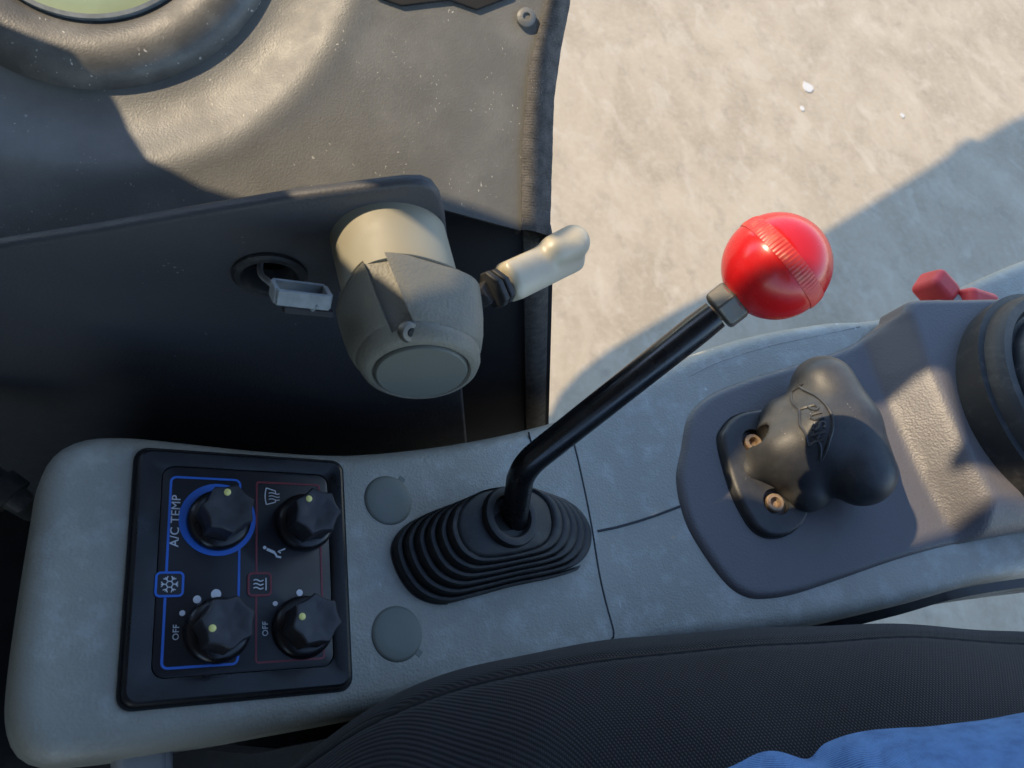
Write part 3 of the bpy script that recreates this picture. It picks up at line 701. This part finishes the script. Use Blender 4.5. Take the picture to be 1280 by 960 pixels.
seg2([pc_ + s9 * np.array(q) for q in ((-.0045, .0026), (-.001, .0010), (.0018, -.0002))], .0016); seg2([pc_ + s9 * np.array(q) for q in ((.0014, -.0002), (.0028, -.0018), (.0034, -.0035))], .0011); seg2([pc_ + s9 * np.array(q) for q in ((.003, -.0034), (.0055, -.0038), (.007, -.0042))], .0011)
seg2([pc_ + s9 * np.array(q) for q in ((.0105, .003), (.0075, .0018), (.0045, .0006))], .0007); seg2([pc_ + s9 * np.array(q) for q in ((.0062, .0016), (.0045, .0006), (.0068, -.0006))], .0007)
part('footwell_symbol', mb, M['white'], fp_)
# blue ring round the first knob
kpos = [Z2(354, 275), Z2(660, 283), Z2(349, 668), Z2(655, 657)]
mb = MB(); c = kpos[0]; cr = Z2(351, 270); mb.lathe([(.0212, -.0002), (.0212, .0004), (.012, .0004)], (cr[0], cr[1], ZP), (0, 0, 1), 64, False, False); part('blue_ring', mb, M['blue'], fp_)
for i, c in enumerate(kpos):
    r0 = .0176; base = (c[0], c[1], ZP)
    mb = MB(); mb.lathe([(r0, 0), (r0, .0022), (r0 - .0005, .0042), (r0 - .002, .0058), (r0 - .005, .0062)], base, (0, 0, 1), 56)
    kb = part('knob', mb, M['gloss'], cp)
    ang = math.radians([100, 128, 200, 170][i])            # where the pointer dot faces
    n = 84; R = []
    for r_, h in ((.0134, .0055), (.0132, .014), (.0136, .0238), (.0135, .0248), (.0127, .0255), (.0110, .0256), (.0074, .0249), (.003, .0247), (.0004, .0247)):
        ring = []
        for a in np.linspace(0, 2 * math.pi, n, endpoint=False):
            q = abs(((a - ang + math.pi / 7) / (2 * math.pi / 7)) % 1 - .5) * 2      # 1 at a corner
            s_ = 1 - .155 * (1 - q ** 1.8) * min(1, r_ / .0125)
            s_ = s_ * (1.06 if r_ > .0125 else 1.0)
            ring.append((base[0] + r_ * s_ * math.cos(a), base[1] + r_ * s_ * math.sin(a), base[2] + h))
        R.append(ring)
    mb = MB(); mb.rings(R, True, False, True); part('grip', mb, M['knob'], kb, angle=35)
    d = np.array([math.cos(ang), math.sin(ang)]) * .0088
    mb = MB(); mb.lathe([(.0019, -.001), (.0019, .0003), (.0015, .0006), (.0002, .0007)], (base[0] + d[0], base[1] + d[1], base[2] + .0256), (0, 0, 1), 18); part('pointer_dot', mb, M['dot'], kb)

# ------------------------------------------------------------------ gear lever
b0 = at(641, 650, .034); bend = at(652, 585, .072); ballc = at(970, 333, .228); 
axd = nrm(ballc - bend); BD = np.linalg.norm(ballc - CAM); BR_ = 62.5 * BD / F
gl = root('gear_lever', 'bent black gear lever with a red ball knob rising from a ribbed rubber boot', 'lever', at(640, 650, 0))
low = at(640, 668, .02)
nutc = ballc - axd * (BR_ * 1.13)
d1_ = nrm(bend - low)
path = [low, low + (bend - low) * .5, bend - d1_ * .03, bend - d1_ * .02, bend - d1_ * .01]
for s_ in np.linspace(0, 1, 9):
    a_ = bend - d1_ * .014; c_ = bend + axd * .014; path.append((1 - s_) ** 2 * a_ + 2 * s_ * (1 - s_) * bend + s_ * s_ * c_) if s_ > 0.01 else None
path = [p for p in path if p is not None]
endr = nutc - axd * .0085
for s_ in np.linspace(.1, 1, 10): path.append(bend + axd * .014 + (endr - bend - axd * .014) * s_)
# drop points that step backwards
pp = [path[0]]
for p in path[1:]:
    if np.linalg.norm(p - pp[-1]) > .003 and (p - pp[-1])[2] > 0: pp.append(p)
pp[-1] = endr
rr_ = [.0088 + .0008 * i / len(pp) for i in range(len(pp))]; rr_[-1] -= .0006
mb = MB(); mb.tube(pp, rr_, 28); part('rod', mb, M['paint'], gl, bevel=.0)
mb = MB(); mb.tube([endr - axd * .001, endr + axd * .01], .0055, 20); part('thread', mb, M['rust'], gl)
ref = RC @ np.array([0, 0, -1.])
mb = MB(); mb.lathe([(.0115, -.0072), (.0136, -.0056), (.0136, .0056), (.0115, .0072)], nutc, axd, 6, ref=ref, phase=math.pi / 6 + .3); part('lock_nut', mb, M['steel'], gl, bevel=.0012, angle=25)
sp = []
for a in np.linspace(-.93 * math.pi / 2 + .22, math.pi / 2 - .02, 60):
    sp.append((BR_ * math.cos(a), BR_ * math.sin(a)))
prof = [(BR_ * .40, sp[0][1] - .0012)] + [p for p in sp if p[1] < BR_ * -.015 or p[1] > BR_ * .285] 
zb0, zb1 = BR_ * -.02, BR_ * .29
mb = MB(); mb.lathe(prof, ballc, axd, 96); kn = part('ball_knob', mb, M['red'], gl, angle=60)
n = 320; R = []
for h in np.linspace(zb0, zb1, 7):
    e_ = (h - zb0) / (zb1 - zb0); edge = e_ < .1 or e_ > .9; ring = []
    ax2 = axd; e1 = nrm(ref - ax2 * (ref @ ax2)); e2 = np.cross(ax2, e1); r0 = math.sqrt(BR_ ** 2 - h * h)
    for j in range(n):
        a = 2 * math.pi * j / n; kk = .012 if edge else (.004 + .016 * (.5 + .5 * math.cos(a * 80)))
        ring.append(ballc + ax2 * h + (r0 * (1 + kk)) * (math.cos(a) * e1 + math.sin(a) * e2))
    R.append(ring)
def rim(h, s_): 
    r0 = math.sqrt(BR_ ** 2 - h * h); return [ballc + axd * h + r0 * s_ * (math.cos(2 * math.pi * j / n) * e1 + math.sin(2 * math.pi * j / n) * e2) for j in range(n)]
R = [rim(zb0, .95)] + R + [rim(zb1, .95)]
mb = MB(); mb.rings(R, True); part('knurled_band', mb, M['redband'], kn, angle=50)
# boot
b_px = [(490, 690), (497, 668), (518, 650), (560, 634), (620, 622), (680, 621), (720, 637), (741, 664), (741, 692), (724, 713), (690, 724), (640, 734), (590, 747), (553, 755), (522, 746), (501, 722)]
t_px = [(573, 652), (580, 632), (600, 615), (630, 609), (660, 611), (682, 626), (690, 648), (688, 668), (676, 682), (650, 690), (620, 695), (600, 694), (584, 684), (575, 668)]
B0 = catmull([at(u, v, .001)[:2] for u, v in b_px], 120); T0 = catmull([at(u, v, .034)[:2] for u, v in t_px], 120)
def align(o_, c):                                             # both outlines start at the same bearing
    o_ = ccw(o_); a = np.arctan2(o_[:, 1] - c[1], o_[:, 0] - c[0]); k_ = np.argmin(a); o_ = np.roll(o_, -k_, 0); a = np.arctan2(o_[:, 1] - c[1], o_[:, 0] - c[0])
    return o_
B0 = align(B0, B0.mean(0)); T0 = align(T0, T0.mean(0))
R = []; steps = 6
def lay(s_, z): return [(x, y, z) for x, y in B0 * (1 - s_) + T0 * s_]
R.append(lay(-.03, -.002)); R.append(lay(-.03, .0012))
for k_ in range(steps):
    s0 = k_ / steps; s1 = (k_ + 1) / steps; z0 = .0012 + .0328 * (s0 ** .9); z1 = .0012 + .0328 * (s1 ** .9)
    R += [lay(s0 - .0, z0), lay(s0 + .012, z0 + (z1 - z0) * .75), lay(s0 + .035, z1 + .0003), lay(s0 + (s1 - s0) * .6, z1 + .0008), lay(s1 - .018, z1 - .0002), lay(s1 - .008, z1 - .0016)]
cT = T0.mean(0); top_ = .0345
R += [lay(1, top_ - .0015), [(x, y, top_) for x, y in offset(T0, .002)], [(x, y, top_ + .0006) for x, y in T0 * .5 + cT * .5], [(x, y, top_ + .0005) for x, y in T0 * .3 + cT * .7]]
mb = MB(); mb.rings(R, True); bt = part('boot', mb, M['rubber'], gl, angle=50)
cc = at(638, 646, .037); rx = np.linalg.norm(at(670, 646, .037) - cc)
mb = MB(); mb.lathe([(rx, -.004), (rx, .0015), (rx * .96, .003), (rx * .85, .0036), (rx * .72, .003), (rx * .66, .001), (rx * .63, -.006)], cc, (0, 0, 1), 48, False, False); part('collar', mb, M['rubber'], gl)
mb = MB(); mb.lathe([(rx * .67, -.0035), (rx * .67, -.003)], cc, (0, 0, 1), 30); part('collar_bore', mb, M['black'], gl)

# ------------------------------------------------------------------ cylindrical housing with lever
cf = PY(527, 466, .138); cb = PY(485, 296, YB + .001); hax = nrm(cf - cb); HLn = np.linalg.norm(cf - cb)
hr = root('lever_housing', 'warm grey cylindrical housing with a round end cap, fixed to the dashboard panel', 'housing', cb)
s1 = 70 * np.linalg.norm(cb - CAM) / F
hcap = nrm(np.array([-.08, -.99, .085])); up_ = nrm(np.array([0, 0, 1.]) - hcap * hcap[2]); sd_ = np.cross(hcap, up_)
rcap = 71 * np.linalg.norm(cf - CAM) / F
def hring(h, rx_, rz_, ce=0.0, ex=3.0, n=72, cx_=0.0):
    o_ = []
    for a in np.linspace(0, 2 * math.pi, n, endpoint=False):
        c_, s_ = math.cos(a), math.sin(a)
        o_.append(cb + hax * h + up_ * (ce + rz_ * math.copysign(abs(s_) ** (2 / ex), s_)) + sd_ * (cx_ + rx_ * math.copysign(abs(c_) ** (2 / ex), c_)))
    return o_
q = HLn
mb = MB(); mb.rings([hring(-.010, s1, s1, 0, 2), hring(q * .30, s1, s1, 0, 2), hring(q * .445, s1 * .985, s1 * .985, 0, 2)], True, True, True); part('barrel', mb, M['barrel'], hr)
def cprof(h):                                                 # half width and sideways shift of the tapering cover
    t = (h - .45) / .42; return s1 * 1.055 + (rcap * 1.07 - s1 * 1.055) * t, s1 * .075 * (1 - t) + s1 * .01 * t
R = [hring(q * .44, s1 * .98, s1 * .98), hring(q * .445, s1 * 1.03, s1 * 1.03, 0, 2.6, cx_=-s1 * .06)]
for h, f_, ex_ in ((.452, .965, 4.2), (.46, .985, 4.4), (.475, .997, 4.5), (.52, 1.0, 4.5), (.60, 1.0, 4.4), (.70, 1.0, 4.0), (.80, 1.0, 3.3), (.87, 1.0, 2.6), (.885, .975, 2.4), (.90, .99, 2.3)):
    w_, c_ = cprof(h); R.append(hring(q * h, w_ * f_, w_ * f_ * .97, 0, ex_, cx_=-c_))
R += [hring(q * .94, rcap * 1.05, rcap * 1.03, 0, 2.1, cx_=-s1 * .015), hring(q * .975, rcap * 1.01, rcap * .99, 0, 2), hring(q * .995, rcap * .94, rcap * .92, 0, 2), hring(q * 1.0, rcap * .87, rcap * .86, 0, 2), hring(q * .985, rcap * .84, rcap * .84, 0, 2), hring(q * .96, rcap * .83, rcap * .83, 0, 2)]
mb = MB(); mb.rings(R, True, True, True); hc = part('cover', mb, M['housing'], hr)
def onh(u, v, lift=0):                                       # a point on the top of the cover
    r = nrm(ray(u, v)); best = None
    for t_ in np.linspace(.25, .7, 1800):
        p = CAM + r * t_; d = p - cb; h = (d @ hcap) / (hax @ hcap); d = d - hax * h
        if q * .45 < h < q * .94:
            w_, c_ = cprof(h / q); a_ = d @ sd_ + c_; b_ = d @ up_
            if (abs(a_) / w_) ** 4 + (abs(b_) / (w_ * .97)) ** 4 < 1: return p
    return CAM + r * .45
p0 = onh(474, 340); p1 = onh(499, 402)
sdir = nrm(p1 - p0); snor = nrm(np.cross(sdir, onh(520, 350) - p0)); 
dm = (p0 + p1) / 2 - cb; dm = dm - hax * (dm @ hcap) / (hax @ hcap); snor = nrm(dm - sdir * (dm @ sdir))
swid = nrm(np.cross(snor, sdir))
cut = MB(); ps = (p0 + p1) / 2
cut.box(ps - sdir * .006, sdir * (np.linalg.norm(p1 - p0) * .5 + .0075), swid * .006, snor * .0075); carve(hc, cut)
pscr = onh(508, 421) + up_ * .0038 - hax * .0005; sn = nrm(up_ * .75 + hax * .65)
mb = MB(); mb.lathe([(.0056, -.002), (.0056, .0008), (.0046, .0022), (.0024, .0026), (.002, .001)], pscr, sn, 24); sco = part('screw', mb, M['steel'], hr)
mb = MB(); mb.lathe([(.0021, .0018), (.0021, .0028)], pscr, sn, 6); part('screw_recess', mb, M['black'], sco)
mb = MB(); mb.lathe([(rcap * .81, -.006), (rcap * .81, -.0005), (rcap * .78, .0008), (rcap * .4, .0016), (.001, .002)], cf, hcap, 60); part('end_cap', mb, M['endcap'], hr)
# connector at its left
cc_ = PY(376, 368, .172); ex_ = nrm(np.array([1., 0, .12])); ey_ = nrm(np.array([0, -.75, .55])); ez_ = nrm(np.cross(ex_, ey_)); k0 = np.linalg.norm(cc_ - CAM) / F
mb = MB()
hx_, hy_ = 31 * k0, 17 * k0
for c_, a_, b_ in ((ey_ * hy_, hx_, .0011), (-ey_ * hy_, hx_, .0011)): mb.box(cc_ + c_, ex_ * a_, ey_ * b_, ez_ * .004)
for c_ in (-hx_, hx_): mb.box(cc_ + ex_ * c_, ex_ * .0012, ey_ * (hy_ - .001), ez_ * .004)
cn = part('connector', mb, M['conn'], hr, bevel=.0006)
mb = MB(); mb.box(cc_ + ex_ * .004 + ez_ * .007 - ey_ * .002, ex_ * (hx_ * .95), ey_ * hy_ * 1.1, ez_ * .0018); part('connector_back', mb, M['recess'], cn, bevel=.0006)
mb = MB(); mb.tube(catmull([PY(402, 383, .168), PY(396, 382, .165), PY(391, 386, .165), PY(388, 391, .167)], 14, False), .0014, 8); part('clip', mb, M['conn'], cn)
w0 = gc + np.array([-.004, .018, .003])
mb = MB(); mb.tube(catmull([w0, PY(325, 338, .214), PY(336, 352, .200), PY(352, 364, .186), PY(366, 371, .178), PY(386, 376, .176), PY(412, 374, .178)], 40, False), .0017, 10); part('wire', mb, M['wire'], hr)
# lever on its right
ga = at(612, 364, .155); gb = at(722, 312, .164); gax = nrm(gb - ga); gn_ = nrm(np.array([.0, -.35, .95])); gn_ = nrm(gn_ - gax * (gn_ @ gax)); gs = np.cross(gn_, gax)
armc = at(560, 392, .128)
mb = MB(); mb.tube([armc, ga], [.0085, .0078], 4, True); part('lever_arm', mb, M['recess'], hr, bevel=.001)
def sect(c, hw, ht, ch=.35):
    return [c + gs * x * hw + gn_ * z * ht for x, z in ((-1, -.6), (-1, 1 - ch * 1.6), (-1 + ch * .8, 1), (1 - ch * 2.0, 1), (1, .1), (1, -.6), (.6, -1), (-.6, -1))]
k1 = np.linalg.norm(ga - CAM) / F; LG = np.linalg.norm(gb - ga)
for h_, f_ in ((.0015, .88), (.0065, .84)):
    mb = MB(); mb.rings([sect(ga + gax * (h_ - .0), 27 * k1 * f_, .0095 * f_), sect(ga + gax * (h_ + .0038), 27 * k1 * f_, .0095 * f_)], True, True, True); part('lever_collar', mb, M['rubber'], hr, bevel=.001)
BL = np.stack([gax, gs, gn_])
bmp0, bmp1 = at(694, 314, .168) , at(716, 303, .172)
def fgrip(p):
    q_ = (p - ga) @ BL.T; x, y, z = q_[:, 0], q_[:, 1], q_[:, 2]
    L0, L1 = .0125, LG * 1.0; wd2 = 26 * k1; r = .0045
    # a flat paddle, chamfered along the top, rounded at its tip
    tip = np.clip((x - (L1 - wd2 * .75)) / (wd2 * .75), 0, 1); ww = wd2 * np.sqrt(np.clip(1 - tip ** 2 * .95, .02, 1))
    ax_ = np.abs(x - (L0 + L1) / 2) - (L1 - L0) / 2; ay = np.abs(y) - ww; az = np.abs(z) - .0088
    ch = (np.abs(y) - ww + np.maximum(z, 0) - .0045) * .72
    m = np.stack([ax_ + r, np.maximum(ay, ch) + r, az + r], 1)
    d = np.linalg.norm(np.maximum(m, 0), axis=1) + np.minimum(m.max(1), 0) - r
    return smin(d, cone(p, bmp0, bmp1, 22 * k1, 23 * k1), .0035)
ctr = (ga + gb) / 2
lg = part('lever_grip', nets(fgrip, np.minimum(ga, gb) - .03, np.maximum(ga, gb) + .03, .0011), M['grip'], hr, angle=180)
sm_ = lg.modifiers.new('smooth', 'SMOOTH'); sm_.factor = .5; sm_.iterations = 3

# ------------------------------------------------------------------ seat and leg
def roll(stations, n=64, ang0=0, wr=None):
    """a soft roll: stations are (u, v, z, r): a silhouette pixel, its height and the radius"""
    dn = RC @ np.array([0, 1., 0]); cs = []
    for u, v, z, r in stations:
        p = at(u, v, z); rd = nrm(ray(u, v)); w_ = nrm(dn - rd * (dn @ rd)); cs.append((p + w_ * r, r))
    C3 = catmull([np.r_[c, r] for c, r in cs], 160, False); R = []; UVs = []
    s_ = 0; tg = RC @ np.array([1., 0, 0]); a1 = RC @ np.array([0, 0, -1.]); a2 = np.cross(tg, a1)
    for i in range(len(C3)):
        c = C3[i, :3]; r = C3[i, 3]; ring = []
        if i: s_ += np.linalg.norm(c - C3[i - 1, :3])
        for j in range(n):
            a = 2 * math.pi * j / n; rr2 = r * (1 + (wr(s_, a) if wr else 0)); ring.append(c + rr2 * (math.cos(a) * a1 + math.sin(a) * a2))
        R.append(ring); UVs.append([(s_, r * 2 * math.pi * j / n) for j in range(n)])
    return R, UVs
def cloth_part(name, R, UVs, m_, parent):
    mb = MB(); mb.rings(R, True, True, True); o_ = part(name, mb, m_, parent, angle=180)
    me = o_.data; ul = me.uv_layers.new(name='cloth'); flatuv = [q_ for row in UVs for q_ in row]; nn_ = len(UVs[0])
    for p in me.polygons:
        vs = list(p.vertices); js_ = [v % nn_ for v in vs]; wrap = len(vs) == 4 and (max(js_) - min(js_) > nn_ // 2)
        for li, v in zip(p.loop_indices, vs):
            q_ = flatuv[v]
            if wrap and v % nn_ == 0: q_ = (q_[0], UVs[v // nn_][1][1] * nn_)
            ul.data[li].uv = q_
    return o_
st = root('driver_seat', 'black knit fabric seat bolster with a stitched edge seam beside the console', 'seat', (.4, -.1, -.2))
px = [(140, 1180), (240, 1060), (335, 962), (415, 903), (495, 862), (585, 832), (700, 812), (800, 797), (900, 790), (1000, 786), (1100, 783), (1200, 785), (1290, 791), (1420, 800)]
zse = lambda u: np.interp(u, [200, 640, 900, 1280, 1420], [.0, .03, .075, .15, .18])
stn = [(u, v, float(zse(u)), float(np.interp(u, [300, 450, 700], [.10, .13, .15]))) for u, v in px]
dimp = lambda s, a: .006 * math.sin(s * 23) * math.sin(a * 2 + 1) + .004 * math.sin(s * 51 + a * 3) - .018 * math.exp(-((a - 4.73) / .03) ** 2)
R, UVs = roll(stn, 180, wr=dimp)
se = cloth_part('bolster', R, UVs, M['seat'], st)
j0 = 180 * 4.73 / (2 * math.pi)
line = [R[i][int(j0)] * .6 + R[i][int(j0) + 1] * .4 for i in range(160)]
mb = MB(); mb.tube([p + .0004 * math.sin(i * 2.2) * np.array([0, 0, 1]) for i, p in enumerate(line)], .0013, 6)
o_ = part('seam_stitching', mb, M['black'], st)

pe = root('person', 'seated person in blue jeans of whom only one thigh shows on the seat', 'person', (.5, -.12, 0))
px = [(715, 1010), (775, 975), (848, 955), (925, 942), (1010, 936), (1050, 925), (1090, 917), (1150, 911), (1210, 910), (1290, 902), (1420, 885)]
stn = [(u, v, float(np.interp(u, [800, 1000, 1280, 1420], [.115, .15, .205, .23])), float(np.interp(u, [800, 900, 1100, 1400], [.05, .065, .085, .09]))) for u, v in px]
def wrk(s, a):
    w_ = .009 * math.sin(s * 34 + 3 * math.sin(a * 1.5)) * (.5 + .5 * math.sin(a * 2 + s * 9))
    d = s - .135 - .035 * (a - 5.2); return w_ + .035 * math.exp(-(d / .016) ** 2) - .035 * math.exp(-((d - .022) / .009) ** 2) + .022 * math.exp(-((s - .33 + .03 * (a - 5.2)) / .018) ** 2) - .02 * math.exp(-((s - .352 + .03 * (a - 5.2)) / .01) ** 2) + .003 * math.sin(s * 120 + a * 7)
R, UVs = roll(stn, 120, wr=wrk)
cloth_part('jeans', R, UVs, M['jeans'], pe)

# ------------------------------------------------------------------ small things in the footwell
ha = at(180, 958, -.10)
sh = root('seat_adjuster', 'grey plastic adjuster handle poking up below the front of the console', 'handle', ha - np.array([0, 0, .1]))
k2 = np.linalg.norm(ha - CAM) / F
mb = MB(); ex_ = nrm(np.array([.95, .1, 0])); ey_ = nrm(np.array([-.1, .9, .3])); ez_ = np.cross(ex_, ey_)
mb.box(at(174, 958, -.035), ex_ * 22 * k2, ey_ * 36 * k2, ez_ * .012); part('handle', mb, M['wire'], sh, bevel=.005, seg=4)
mb = MB(); mb.box(at(202, 963, -.038), ex_ * 7 * k2, ey_ * 34 * k2, ez_ * .012); part('handle_flange', mb, M['wire'], sh, bevel=.004)
hs = root('footwell_hose', 'black hose end in the dark footwell left of the console', 'hose', at(0, 615, -.1))
mb = MB(); mb.tube([at(-60, 575, -.1), at(-5, 606, -.1), at(26, 628, -.1), at(38, 640, -.12)], [.01, .01, .008, .006], 16); part('hose', mb, M['rubber'], hs)
mb = MB(); mb.lathe([(.012, -.006), (.012, .006)], at(8, 614, -.1), nrm(at(26, 628, -.1) - at(-5, 606, -.1)), 20); part('clamp', mb, M['rubber'], hs)

# ------------------------------------------------------------------ unseen blockers added outside the frame to throw the shade
def slab(name, label, cat, outline, x, thick, matl, part_name):
    c = np.mean(outline, 0); r = root(name, label, cat, (x, c[0], min(q_[1] for q_ in outline)))
    k_ = (x - XP) / SUN[0]
    mb = MB(); mb.prism([(x, y + SUN[1] * k_, z + SUN[2] * k_) for y, z in outline], SUN * thick); part(part_name, mb, matl, r); return r
XP = -.40
slab('shade_slab_low', 'unseen dark slab added low in front, its edge cut to shade the dashboard', 'low_blocker', [(-.6, -.5), (.35, -.5), (.46, .2), (.46, .30), (.44, .305), (.425, .314), (.422, .335), (.424, .362), (.438, .385), (.451, .428), (.460, .455), (.461, .475), (.461, .507), (.449, .507), (.438, .494), (.410, .464), (.416, .44), (.417, .402), (.410, .396), (.40, .407), (.392, .409), (.38, .42), (.376, .435), (.366, .449), (.35, .452), (-.6, .452)], XP, .03, M['dash'], 'low_blocker')  # added blocker, edge follows the shade line on dashboard and housing
slab('shade_slab_upper', 'unseen dark slab added high in front, its outline cut to shade the console', 'upper_blocker', [(.30, .40), (.355, .446), (.366, .454), (.385, .468), (.399, .472), (.41, .480), (.425, .494), (.437, .503), (.450, .522), (.4515, .56), (.450, .62), (.454, .66), (.478, .70), (.488, .72), (.497, .748), (.500, .775), (.514, .775), (.523, .745), (.519, .712), (.530, .716), (.545, .732), (.60, .740), (.66, .742), (.66, 1.1), (-.6, 1.1), (-.6, .40)], XP - .06, .03, M['dash'], 'upper_blocker')  # added blocker, notched so the sun reaches only chosen patches
slab('shade_slab_slanted', 'unseen dark slanting slab added to keep the sun off the armrest', 'slanted_blocker', [(.450, .517), (.475, .535), (.503, .553), (.54, .60), (.604, .715), (.63, .80), (.64, 1.1), (1.0, 1.1), (1.0, .53), (.592, .53), (.577, .562), (.54, .540), (.50, .521), (.46, .503)], XP - .02, .02, M['dash'], 'slanted_blocker')  # added blocker, bounds the sunbeam over the latch and armrest
r = root('sky_blocker', 'unseen dark panel added overhead to block sky light', 'overhead_blocker', (-.2, -.3, .7))  # added overhead to cut sky light on the dashboard and console
mb = MB(); mb.prism([(x, y, .7) for x, y in ((-.5, -1.1), (.15, -1.1), (.15, .45), (-.5, .45))], (0, 0, .03)); part('blocker_panel', mb, M['dash'], r)
r = root('ground_shade_slab', 'unseen tall painted slab added beside the cab to shade the ground', 'cover', (-.6, 1.5, -.9))  # added blocker, outline traced back along the sun from the ground shade edge
ol = []
for u, v in ((686, 520), (700, 492), (725, 465), (760, 438), (850, 385), (1000, 308), (1100, 247), (1180, 197), (1198, 180), (1212, 172), (1222, 176), (1240, 165), (1262, 152), (1290, 140)):
    p = gp(u, v); k_ = (-.6 - p[0]) / SUN[0]; p = p + SUN * k_; ol.append((p[1], p[2]))
ol = [(ol[0][0] - .03, -.9)] + ol + [(ol[-1][0] + .3, ol[-1][1] + .5), (.90, ol[-1][1] + .5), (.90, -.9)]
mb = MB(); mb.prism([(-.6, y, z) for y, z in ol], SUN * .06); part('cover', mb, M['body'], r)

for o_ in list(bpy.data.objects):
    if '_b' in o_: del o_['_b']
